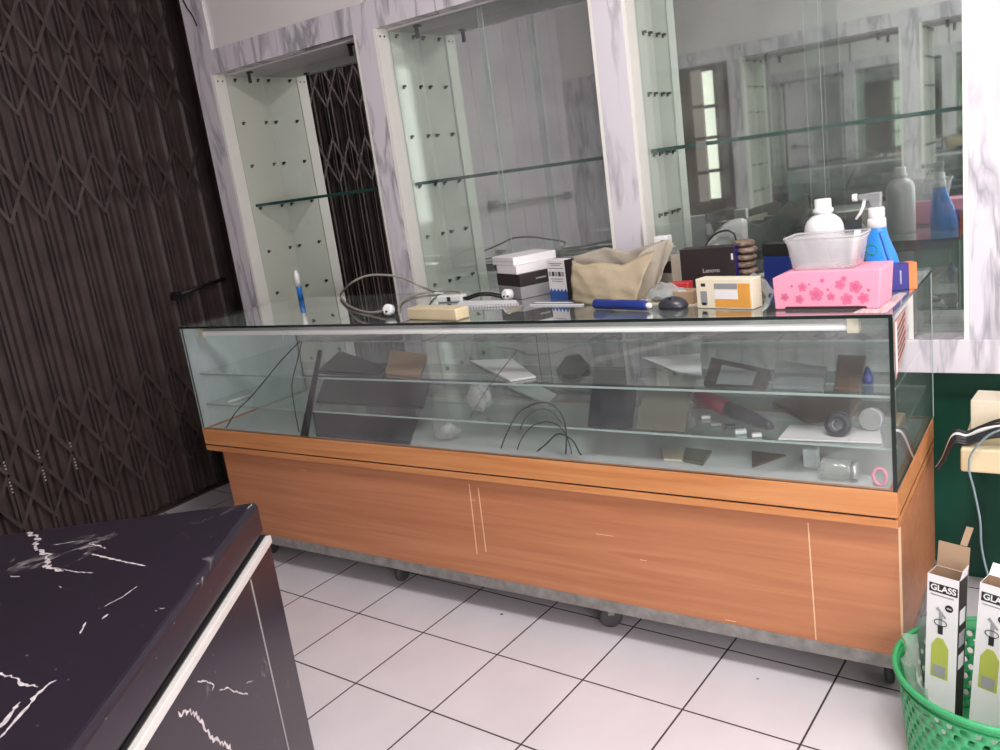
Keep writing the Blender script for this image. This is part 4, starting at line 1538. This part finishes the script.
flat('black_pouch', [(557, 373), (566, 360), (580, 358), (590, 369), (577, 380), (563, 379)], S2, 0.014, ['blackpl'], 'black many-sided pouch on the upper glass shelf', 'pouch', 0.003)
fr_ = flat('photo_frame', [(704, 386), (711, 361), (771, 374), (766, 389)], S2, 0.012, ['darkbrown'], 'dark framed panel with grey screen on upper shelf', 'frame')
onto(MB().prism([pz(u, v, S2 + 0.0122) for u, v in ((716, 384), (722, 365), (757, 372), (752, 385))], (0, 0, 0.0008)).build('screen', 'screen'), fr_)
flat('grey_pad', [(773, 389), (776, 363), (827, 371), (823, 392)], S2, 0.010, ['screen'], 'plain grey flat pad on upper shelf right of frame', 'pad')
flat('brown_wallet', [(834, 392), (838, 359), (867, 360), (860, 393)], S2, 0.012, ['brownobj'], 'upright-looking brown wallet on upper shelf near right end', 'wallet', 0.003)
flat('white_sheet', [(642, 358), (700, 354), (702, 376), (676, 372)], S2, 0.002, ['paper'], 'white folded sheet on upper shelf behind olive plate', 'paper', 0)
flat('tan_pad', [(386, 374), (391, 352), (427, 357), (420, 378)], S2, 0.010, ['card'], 'tan flat carton on the upper shelf at left', 'carton')
flat('dark_reflection_top', [(318, 372), (340, 352), (386, 368), (380, 376)], S2, 0.006, ['slate'], 'dark flat piece of the added reflection, left of tan carton', 'folder')  # top part of the added dark reflection, on the upper shelf
q = cl(pz(868, 383, S2))
m = MB()
m.lathe([(0.012, 0), (0.014, 0.01), (0.008, 0.028), (0.003, 0.04)], q, 14)
o = m.build('blue_stopper', 'blue', None, q)
tag(o, 'small blue cone-shaped stopper on upper shelf right end', 'stopper')

# lower shelf: leaning tablets with their rests


def leaning(name, bl, br, tl, tr, ytop, mats, label, cat, thick=0.007):
    a_ = pz(*bl, S1)
    b_ = pz(*br, S1)
    a_.y = b_.y = YMIN + 0.006
    c_ = pt(*tr, 1, ytop)
    d_ = pt(*tl, 1, ytop)
    zt = min(c_.z, d_.z, 0.780)
    c_.z = d_.z = zt
    n_ = (b_ - a_).cross(d_ - a_).normalized()
    if n_.z < 0:
        n_ = -n_
    o = MB().prism([a_, b_, c_, d_], n_ * thick).build(name, mats, None, a_, 0.002)
    o.location.z += 0.0
    tag(o, label, cat)
    # rest block under the raised edge
    xc0, xc1 = min(c_.x, d_.x) + 0.02, max(c_.x, d_.x) - 0.02
    yb = ytop - 0.05
    zb_ = a_.z + (zt - a_.z) * (yb - a_.y) / (ytop - a_.y) - 0.001
    return o, (xc0, xc1, yb, zb_)


t1, r1 = leaning('tablet', (588, 427), (632, 430), (594, 371), (640, 372), 0.30, ['slate'], 'black flat tablet tilted on lower shelf in the middle', 'tablet')
t2, r2 = leaning('olive_plate', (636, 430), (685, 433), (648, 370), (698, 374), 0.30, ['olive'], 'olive grey flat plate tilted right of the tablet', 'plate')
for r_, lab in ((r1, 'white carton propping up the black tablet'), (r2, 'white carton propping up the olive plate')):
    o = MB().box((r_[0], r_[2], S1), (r_[1], r_[2] + 0.05, r_[3])).build('prop_carton', 'white', None, (r_[0], r_[2], S1))
    tag(o, lab, 'carton')

# red and black hair clipper / drill
a, b = cl(pz(695, 402, S1)), cl(pz(772, 436, S1))
dr_ = thing('electric_clipper', 'dark red and black electric clipper lying on lower shelf', 'clipper', a)
ax = (b - a).normalized()
up = Vector((0, 0, 1))
sd = up.cross(ax)
Xc = Matrix((sd, up, ax)).transposed().to_4x4()
Xc.translation = a + up * 0.024
L_ = (b - a).length
MB().lathe([(0.014, 0), (0.021, 0.008), (0.023, 0.03), (0.022, L_ * .5)], (0, 0, 0), 16, 0, Xc).build('red_housing', 'red', dr_)
MB().lathe([(0.022, L_ * .5), (0.023, L_ * .6), (0.019, L_ * .8), (0.012, L_ * .97), (0.008, L_)], (0, 0, 0), 16, 0, Xc).build('black_grip', 'slate', dr_)
flat('brown_strap', [(772, 405), (790, 400), (862, 402), (850, 421), (806, 424)], S1, 0.012, ['brownobj'], 'brown leather strap roll lying on lower shelf at right', 'strap', 0.003)
flat('white_tray', [(778, 440), (790, 426), (880, 430), (882, 444)], S1, 0.004, ['white'], 'white flat tray on lower shelf below brown strap', 'tray', 0.001)
for (u, v, s, mt, nm, lab) in ((706, 419, .012, 'white', 'white_connector', 'small white connector beside the clipper'), (716, 426, .013, 'screen', 'grey_connector', 'small grey connector nearest the olive plate'), (730, 429, .014, 'slate', 'dark_connector', 'small dark connector between grey pieces'), (741, 434, .014, 'teal', 'teal_connector', 'small teal grey block before the clipper'), (757, 437, .012, 'white', 'paper_label', 'small white label before clipper grip')):
    q = cl(pz(u, v, S1), 0.03)
    o = MB().box(q + Vector((-s, -s * .3, 0)), q + Vector((s, s, s * .7))).build(nm, mt, None, q, 0.002)
    o.rotation_euler.z = 0.4
    tag(o, lab, 'connector' if 'connector' in nm else 'label')
# round containers near the right end
for (u, v, r_, mt, rim_, nm, lab) in ((871, 421, 0.027, 'silver', 'silver', 'round_lid_pot', 'small pot with white round lid near right end'), (834, 431, 0.029, 'slate', 'greypl', 'tape_roll', 'grey tape roll left of the white lidded pot')):
    q = cl(pz(u, v + 12, S1), YMIN + 0.01)
    q.y = max(q.y, 0.07)
    if nm == 'round_lid_pot':
        q.y = 0.13
        q.x = -0.075
    q.z += 0.0036
    tt = thing(nm, lab, 'pot' if 'pot' in nm else 'tape', q)
    Xq = Matrix.Translation(q + Vector((0, 0, r_ * .95 + 0.001))) @ Matrix.Rotation(math.radians(78), 4, 'X')
    if 'tape' in nm:
        MB().lathe([(r_ * .45, -0.02), (r_, -0.02), (r_, 0.006), (r_ * .45, 0.006), (r_ * .45, -0.02)], (0, 0, 0), 28, 0, Xq, False, False).build('tape', mt, tt)
        MB().lathe([(r_ * .40, -0.019), (r_ * .445, -0.019), (r_ * .445, 0.005), (r_ * .40, 0.005), (r_ * .40, -0.019)], (0, 0, 0), 28, 0, Xq, False, False).build('core', rim_, tt)
    else:
        MB().lathe([(r_ * .92, -0.03), (r_ * .96, 0.0)], (0, 0, 0), 28, 0, Xq).build('pot', 'greypl', tt)
        MB().lathe([(r_ * 1.0, 0.0), (r_ * 1.0, 0.010), (r_ * .92, 0.012)], (0, 0, 0), 28, 0, Xq).build('lid', mt, tt)

# things on the case floor
q = cl(pz(836, 478, SF), 0.03)
q.y = 0.055
q.x = -0.115
jar = thing('glass_jar', 'small clear glass jar lying at the case floor right', 'jar', q)
Xj = Matrix.Translation(q + Vector((-0.06, 0.0, 0.026))) @ Matrix.Rotation(math.radians(90), 4, 'Y')
MB().lathe([(0.0245, 0), (0.0255, 0.004), (0.0255, 0.055), (0.019, 0.065), (0.019, 0.07)], (0, 0, 0), 24, 0, Xj).build('jar_body', 'bag', jar)
MB().lathe([(0.021, 0.070), (0.021, 0.082)], (0, 0, 0), 24, 0, Xj).build('jar_lid', 'silver', jar)
q = Vector((-0.042, 0.036, SF + 0.018))
o = MB().tube([q + Vector((0.014 * math.cos(t), 0, 0.020 * math.sin(t) + .006)) for t in [i * 2 * math.pi / 18 for i in range(18)]], 0.004, 8, closed=True).build('pink_ring', 'pink', None, q)
tag(o, 'pink plastic ring at the right front corner inside case', 'ring')
flat('yellowed_card', [(662, 450), (684, 452), (682, 462), (664, 461)], SF, 0.006, ['ivory'], 'small yellowed card on case floor', 'card', 0.001, smin=.03)
flat('olive_scrap', [(686, 450), (712, 453), (703, 466), (684, 462)], SF, 0.008, ['olive'], 'olive folded scrap on case floor right of yellowed card', 'scrap', 0.001, smin=.03)
flat('brown_scrap', [(752, 452), (786, 456), (752, 468)], SF, 0.004, ['brownobj'], 'brown triangular paper scrap on the case floor', 'scrap', 0, smin=.03)
q = cl(pz(815, 458, SF), .03)
tag(MB().lathe([(0.012, 0), (0.036, 0), (0.036, 0.003), (0.012, 0.003), (0.012, 0)], q, 32, 0, None, False, False).build('optical_disc', 'silver', None, q), 'silver disc lying on the case floor', 'disc')
q = Vector((-0.235, 0.11, SF))
tag(MB().box(q, q + Vector((0.035, 0.03, 0.05))).build('teal_bottle_carton', 'teal', None, q, .003), 'small teal carton standing on case floor at right', 'carton')
flat('dark_reflection_slab', [(305, 442), (318, 388), (425, 398), (405, 448)], SF, 0.012, ['slate'], 'large dark slab imitating a front glass reflection, case floor left', 'board', 0.002, smin=.028)  # dark slab added in place of the desk's reflection in the front glass
flat('dark_reflection_sheet', [(316, 402), (334, 368), (432, 376), (424, 408)], S1, 0.004, ['slate'], 'dark sheet on lower shelf continuing the added reflection', 'sheet', 0.001)  # carries the same added reflection up to the lower shelf
flat('white_reflection_piece', [(470, 362), (512, 360), (536, 378), (510, 382)], S2, 0.006, ['white'], 'white piece imitating a tube reflection, left of black pouch', 'foam', 0.001)  # white piece added in place of a light tube reflection
flat('pale_reflection_strip', [(508, 388), (530, 382), (557, 396), (546, 405)], S1, 0.006, ['tray'], 'pale strip imitating a reflection, above the cable coil', 'foam', 0.001)  # lower half of the same added pale reflection
# crumpled bags
for k, (u, v, zz, w_, h_, mt, lab) in enumerate(((460, 424, S1, 0.085, 0.100, 'frost', 'crumpled pale plastic bag on lower shelf left of cables'), (436, 446, SF, 0.10, 0.070, 'frost', 'crumpled white bag on case floor beside dark reflection slab'))):
    q = cl(pz(u, v, zz), 0.10)
    rs = random.Random(k + 5)
    ph = [(rs.uniform(1, 6), rs.uniform(2, 7), rs.uniform(0, 6)) for _ in range(6)]

    def cr_(i, j, q=q, w_=w_, h_=h_, ph=ph):
        th, fi = i * 2 * math.pi, j * math.pi
        n_ = 1 + 0.10 * math.sin(3 * th + ph[0][2] + 2 * fi) * math.sin(fi) + 0.08 * math.cos(5 * th + ph[1][2] - 3 * fi) * math.sin(fi) + 0.05 * math.sin(9 * th + 7 * fi) * math.sin(fi)
        return q + Vector((math.cos(th) * math.sin(fi) * w_ / 2 * n_ * (1.15 - .3 * j), math.sin(th) * math.sin(fi) * w_ * .33 * n_, 0.002 + h_ / 2 * (1 + math.cos(fi) * n_ * .96)))
    o = MB().grid(28, 16, cr_).build('crumpled_bag', mt, None, q)
    tag(o, lab, 'bag')

# cables standing in loops against the front glass
YC = 0.0155


def cg(*px):
    return [pt(u, v, 1, YC) for u, v in px]


tang = thing('cable_coil', 'tangle of thin dark cables looped behind the front glass', 'cable', Vector((-0.98, YC, SF)))


def onp(o, par):
    o.parent = par
    o.location = o.location - par.location
    return o


for k, path in enumerate([[(502, 455), (506, 435), (517, 415), (532, 405), (548, 403), (560, 412), (566, 430), (566, 455)],
             [(518, 456), (522, 438), (534, 425), (550, 422), (563, 430), (570, 446), (572, 458)],
             [(538, 458), (545, 445), (558, 434), (572, 440), (579, 452), (582, 460)],
             [(520, 430), (526, 418), (540, 409), (553, 413), (562, 424)]]):
    pts = [pt(u, v, 1, YC + 0.0004 * k) for u, v in path]
    for q in pts:
        q.z = max(q.z, SF + 0.021)
    onp(cable('cable_strand', pts, 0.0022 if k % 2 == 0 else 0.0016, 'greypl' if k == 9 else 'blackpl'), tang)
tag(cable('hanging_wire', cg((300, 341), (280, 362), (262, 384), (250, 398), (236, 412), (226, 428)), 0.0022, 'blackpl'), 'thin black wire hanging diagonally at case left end', 'wire')
tag(cable('hanging_wire', cg((302, 341), (297, 362), (292, 384), (294, 405), (299, 432)), 0.0018, 'blackpl'), 'thin black wire hanging nearly straight beside the black strap', 'wire')
o = MB().prism(cg((318, 350), (322, 350), (308, 436), (300, 436)), (0, 0.002, 0)).build('black_strap', 'blackpl')
tag(o, 'flat black strap hanging inside case left of dark reflection slab', 'strap')
tag(cable('thin_wire', cg((516, 352), (500, 372), (484, 394), (471, 416)), 0.0011, 'blackpl'), 'very thin wire slanting above the crumpled bag', 'wire')
a, b = cl(pz(222, 406, S1), .03), cl(pz(252, 396, S1), .03)
a.z = b.z = S1 + 0.0055
o = MB().tube([a, b], 0.005, 12).build('white_pen', 'whitepl', None, a)
tag(o, 'short white pen lying on lower shelf at left end', 'pen')
q = pt(269, 345, 1, 0.05)
tag(MB().tube([Vector((q.x, 0.12, 0.968)), Vector((q.x, 0.12, 0.900))], 0.0025, 8).build('pull_cord', 'whitepl'), 'short white cord hanging under the counter top at left', 'cord')

# ------------------------------------------------------------------ basket and its boxes
BC = Vector((0.212, -0.085, 0))
bk_ = thing('plastic_basket', 'bright green perforated plastic basket at lower right', 'basket', BC)
RB, RT, HB = 0.186, 0.205, 0.222


def bpt(u_, v_, dr=0):
    a_ = 2 * math.pi * u_
    r_ = RB + (RT - RB) * v_ + dr
    return BC + Vector((r_ * math.cos(a_), r_ * math.sin(a_), 0.004 + HB * v_))


m = MB()
NU, NV = 46, 9
for j in range(NV):
    for i in range(NU):
        u0, u1 = i / NU, (i + 1) / NU
        v0, v1 = 0.04 + 0.86 * j / NV, 0.04 + 0.86 * (j + 1) / NV
        off = 0.5 / NU if j % 2 else 0
        uc, vc = (u0 + u1) / 2 + off, (v0 + v1) / 2
        du, dv = (u1 - u0) / 2, (v1 - v0) / 2
        outer = [(-1, -1), (0, -1), (1, -1), (1, 0), (1, 1), (0, 1), (-1, 1), (-1, 0)]
        inner = [(-.50, -.55), (-.15, -.78), (.25, -.55), (.45, 0), (.50, .55), (.15, .78), (-.25, .55), (-.45, 0)]
        vs = [bpt(uc + x_ * du, vc + y_ * dv) for x_, y_ in outer] + [bpt(uc + x_ * du, vc + y_ * dv) for x_, y_ in inner]
        m.add(vs, [(k, (k + 1) % 8, 8 + (k + 1) % 8, 8 + k) for k in range(8)], 0, True)
m.grid(NU, 1, lambda i, j: bpt(i, 0.04 * j))
m.grid(NU, 1, lambda i, j: bpt(i, 0.90 + 0.10 * j))
m.build('wall', 'basket', bk_, solid=0.002)
MB().lathe([(0.0, 0), (RB, 0), (RB, 0.004)], BC, 46).build('base', 'basket', bk_)
m = MB().tube([bpt(k / 46, 1.0, 0.004) for k in range(46)], 0.0065, 8, closed=True)
m.tube([bpt(k / 46, 0.90, 0.002) for k in range(46)], 0.003, 6, closed=True)
m.build('rim', 'basket', bk_)
# clear bag lining hanging over the left rim
m = MB().grid(30, 12, lambda i, j: bpt(0.36 + 0.28 * i, 1.0, -0.014 - 0.03 * (1 - j) + 0.008 * math.sin(i * 25 + 3 * j)) + Vector((0, 0, -0.13 + 0.17 * j + 0.010 * math.sin(i * 19 + j * 5) - .012)))
o = m.build('bag_lining', 'bagg', None, bpt(.5, .5))
tag(o, 'thin clear plastic bag lining the green basket left side', 'plastic bag')


def glass_carton(org, xdir, lean, wbox, dbox, h, label, flaps):
    org = Vector(org)
    x = Vector(xdir).normalized()
    upv = Vector(lean).normalized()
    y = upv.cross(x).normalized()
    x = y.cross(upv).normalized()
    X = Matrix((x, y, upv)).transposed().to_4x4()
    X.translation = org
    t = thing('bottle_carton', label, 'carton', org, 'corkscrew cartons in the green basket')
    m = MB()
    th = 0.0012
    m.box((0, 0, 0), (wbox, th, h), mats6=(0, 0, 0, 0, 1, 0), X=X)
    m.box((0, dbox - th, 0), (wbox, dbox, h), mats6=(0, 0, 1, 0, 0, 0), X=X)
    m.box((0, th, 0), (th, dbox - th, h), mats6=(0, 0, 0, 1, 0, 2), X=X)
    m.box((wbox - th, th, 0), (wbox, dbox - th, h), mats6=(0, 0, 0, 2, 0, 1), X=X)
    m.box((th, th, 0), (wbox - th, dbox - th, th), 1, X=X)
    m.build('carton_body', ['white', 'card', 'darkbrown'], t, weld=False)
    R3 = X.to_3x3()
    if flaps:
        MB().prism([X @ Vector(q) for q in ((0, dbox, h), (wbox, dbox, h), (wbox, dbox + 0.006, h + 0.058), (0, dbox + 0.006, h + 0.058))], R3 @ Vector((0, th, 0))).build('back_flap', 'card', t)
        MB().prism([X @ Vector(q) for q in ((wbox * .68, dbox + .006, h + .060), (wbox * .9, dbox + .006, h + .060), (wbox * 1.0, dbox + 0.02, h + 0.10), (wbox * .78, dbox + 0.02, h + 0.10))], R3 @ Vector((0, th, 0))).build('flap_tab', 'card', t)
    else:
        MB().prism([X @ Vector(q) for q in ((0, dbox, h), (wbox, dbox, h), (wbox, dbox + 0.02, h + 0.02), (0, dbox + 0.02, h + 0.02))], R3 @ Vector((0, th, 0))).build('back_flap', 'white', t)
    MB().prism([X @ Vector(q) for q in ((wbox, 0.004, h), (wbox, dbox - .01, h), (wbox + 0.004, dbox - .012, h + 0.026), (wbox + 0.004, 0.006, h + 0.022))], R3 @ Vector((th, 0, 0))).build('side_flap', 'white', t)

    def FM(cx, cz, d=-0.0008):
        return X @ Matrix.Translation((cx, d, cz)) @ Matrix.Rotation(math.radians(90), 4, 'X')

    decal(t, 'black_band', X, wbox * .07, h - 0.040, wbox * .97, h - 0.019, 'ink')
    text('lettering', 'GLASS', 0.0195, FM(wbox * .52, h - 0.0295), 'white', t, bold=True, sx=0.98)
    decal(t, 'small_print', X, wbox * .12, h - 0.0485, wbox * .85, h - 0.0455, 'greyink')
    m = MB().lathe([(0.0085, 0), (0.0085, 0.0008)], (0, 0, 0), 20, 0, FM(wbox * .72, h - 0.072, -.0001))
    m.build('round_badge', 'ink', t)
    MB().tube([FM(wbox * .72, h - 0.072, -0.0012) @ Vector((-0.005 + 0.001 * q_, 0.002 * math.sin(q_ * 1.9), 0)) for q_ in range(11)], 0.0006, 5).build('badge_mark', 'white', t)
    # stopper picture
    m = MB().box((wbox * .40, -0.0007, h - 0.125), (wbox * .52, 0, h - 0.085), X=X)
    m.prism([X @ Vector(q) for q in ((wbox * .30, -.0009, h - .080), (wbox * .36, -.0009, h - .074), (wbox * .64, -.0009, h - .096), (wbox * .60, -.0009, h - .100))], R3 @ Vector((0, .0004, 0)))
    m.build('stopper_picture', 'greyink', t)
    m = MB().tube([X @ Vector((wbox * (.46 + .20 * math.cos(q_)), -0.0008, h - 0.112 + 0.008 * math.sin(q_))) for q_ in [i * 2 * math.pi / 14 for i in range(14)]], 0.0009, 5, closed=True)
    m.build('ring_picture', 'ink', t)
    m = MB().box((wbox * .38, -0.0009, h - 0.140), (wbox * .54, 0, h - 0.118), X=X).build('stopper_picture', 'ink', t)
    m = MB().prism([X @ Vector(q) for q in ((wbox * .18, -.0007, h - .250), (wbox * .74, -.0007, h - .250), (wbox * .74, -.0007, h - .172), (wbox * .56, -.0007, h - .150), (wbox * .36, -.0007, h - .150), (wbox * .18, -.0007, h - .172))], R3 @ Vector((0, .0007, 0)))
    m.build('bottle_picture', 'oil', t)
    decal(t, 'grey_label', X, wbox * .26, h - 0.245, wbox * .66, h - 0.218, 'greyink', dy=-.0008)
    # dark side pictures
    for k in range(3):
        MB().box((wbox, dbox * .2, h - 0.11 - 0.055 * k), (wbox + 0.0006, dbox * .8, h - 0.075 - 0.055 * k), X=X).build('side_picture', 'greyink' if k % 2 else 'white', t)
    return t


glass_carton((0.052, -0.050, 0.020), (0.965, -0.26, 0), (0.034, 0.02, 1), 0.066, 0.048, 0.390, 'white GLASS carton with open brown flaps, left one in basket', True)
glass_carton((0.142, -0.055, 0.020), (0.965, -0.26, 0), (0.065, 0.02, 1), 0.068, 0.048, 0.388, 'white GLASS carton leaning right, beside the open-flapped one', False)
m = MB().prism([Vector((0.082, 0.028, 0.012)), Vector((0.118, 0.034, 0.012)), Vector((0.085, 0.034, 0.262)), Vector((0.049, 0.028, 0.262))], (-0.002, 0.022, 0))
tag(m.build('dark_carton', 'darkbrown', None, (0.082, 0.028, 0.012), 0.001), 'narrow dark carton at the left inside the basket', 'carton')
m = MB()
for k in range(5):
    m = MB().tube([Vector((0.235 + 0.008 * k, -0.16 + .006 * k, 0.015)), Vector((0.262 + 0.014 * k, -0.175 + .008 * k, 0.20)), Vector((0.30 + 0.016 * k, -0.15, 0.345 + .01 * k))], 0.005, 8)
    o = m.build('rolled_tube', ['greyc', 'silver', 'cream', 'card', 'greypl'][k], None, (0.235 + 0.008 * k, -0.16 + .006 * k, 0.015))
    tag(o, ['grey thin rod in the basket, leftmost of the rods', 'silver rod in the basket beside the grey rod', 'cream wooden stick in the basket right part', 'brown cardboard stick right of the cream stick', 'dark grey rod at the picture right edge in basket'][k], 'rod')

# ------------------------------------------------------------------ side stool with wires
st = thing('side_table', 'pale rough wooden stool against the green wall, cables on top', 'stool', (0.33, 0.50, 0))
ZSB, ZST = pt(975, 473, 1, .38).z, pt(975, 449, 1, .38).z
m = MB().box((0.085, 0.38, ZSB), (0.62, 0.66, ZST))
m.build('table_top', 'cream', st, bevel=0.006)
for (x, y) in ((0.20, 0.44), (0.57, 0.44), (0.20, 0.61), (0.57, 0.61)):
    MB().box((x - 0.016, y - 0.016, 0), (x + 0.016, y + 0.016, ZSB)).build('leg', 'wdark', st, bevel=0.002)
o, X, w = obox('beige_carton', (0.095, 0.52, 0.5456), (0.33, 0.50, 0.5456), 0.10, 0.085, ['ivory'], 'beige carton on the stool behind the cables', 'carton', z=ZST + 0.0006)
zt_ = ZST + 0.0862
o = MB().box((0.17, 0.53, zt_), (0.26, 0.58, zt_ + 0.021)).build('teal_pack', 'teal', None, (0.17, 0.53, zt_), 0.004)
tag(o, 'small pale teal packet on top of the beige carton', 'packet')
for k in range(7):
    rs = random.Random(k + 31)
    y = 0.396 + 0.012 * k
    dv = -1.6 * k
    pts = [pt(u, v + dv * f + rs.uniform(-1.2, 1.2), 1, y) for u, v, f in ((937, 470, .3), (944, 461, .6), (954, 451, 1), (967, 444, 1.2), (982, 440, 1.5), (1003, 437, 1.8), (1040, 438, 1.8), (1090, 446, 1.5))]
    for q in pts[2:]:
        q.z = max(q.z, ZST + 0.006 + 0.0012 * k)
    o = cable('black_cable', pts, 0.0045 if k != 4 else 0.0055, 'whitepl' if k == 4 else 'blackpl')
    tag(o, 'white cable among the black cables on the stool' if k == 4 else 'black cable in the bundle draped over the stool', 'cable', None if k == 4 else 'black cables bundled on the stool')
tag(cable('thin_cable', [pt(1060, 425, 1, 0.365), pt(1000, 430, 1, 0.365), pt(974, 450, 1, 0.365), pt(969, 468, 1, 0.365), pt(974, 490, 1, 0.365), pt(980, 520, 1, 0.36), pt(984, 560, 1, 0.36), Vector((0.20, 0.34, 0.02))], 0.0028, 'bluec'), 'thin pale blue cable hanging down from the stool', 'cable')
tag(cable('wall_wire', [pt(183, 0, 1, YW - .006), pt(187, 8, 1, YW - .006), pt(192, 15, 1, YW - .006), pt(197, 26, 1, YW - .006)], 0.003, 'blackpl'), 'black wire running down the marble at the top left', 'wire')
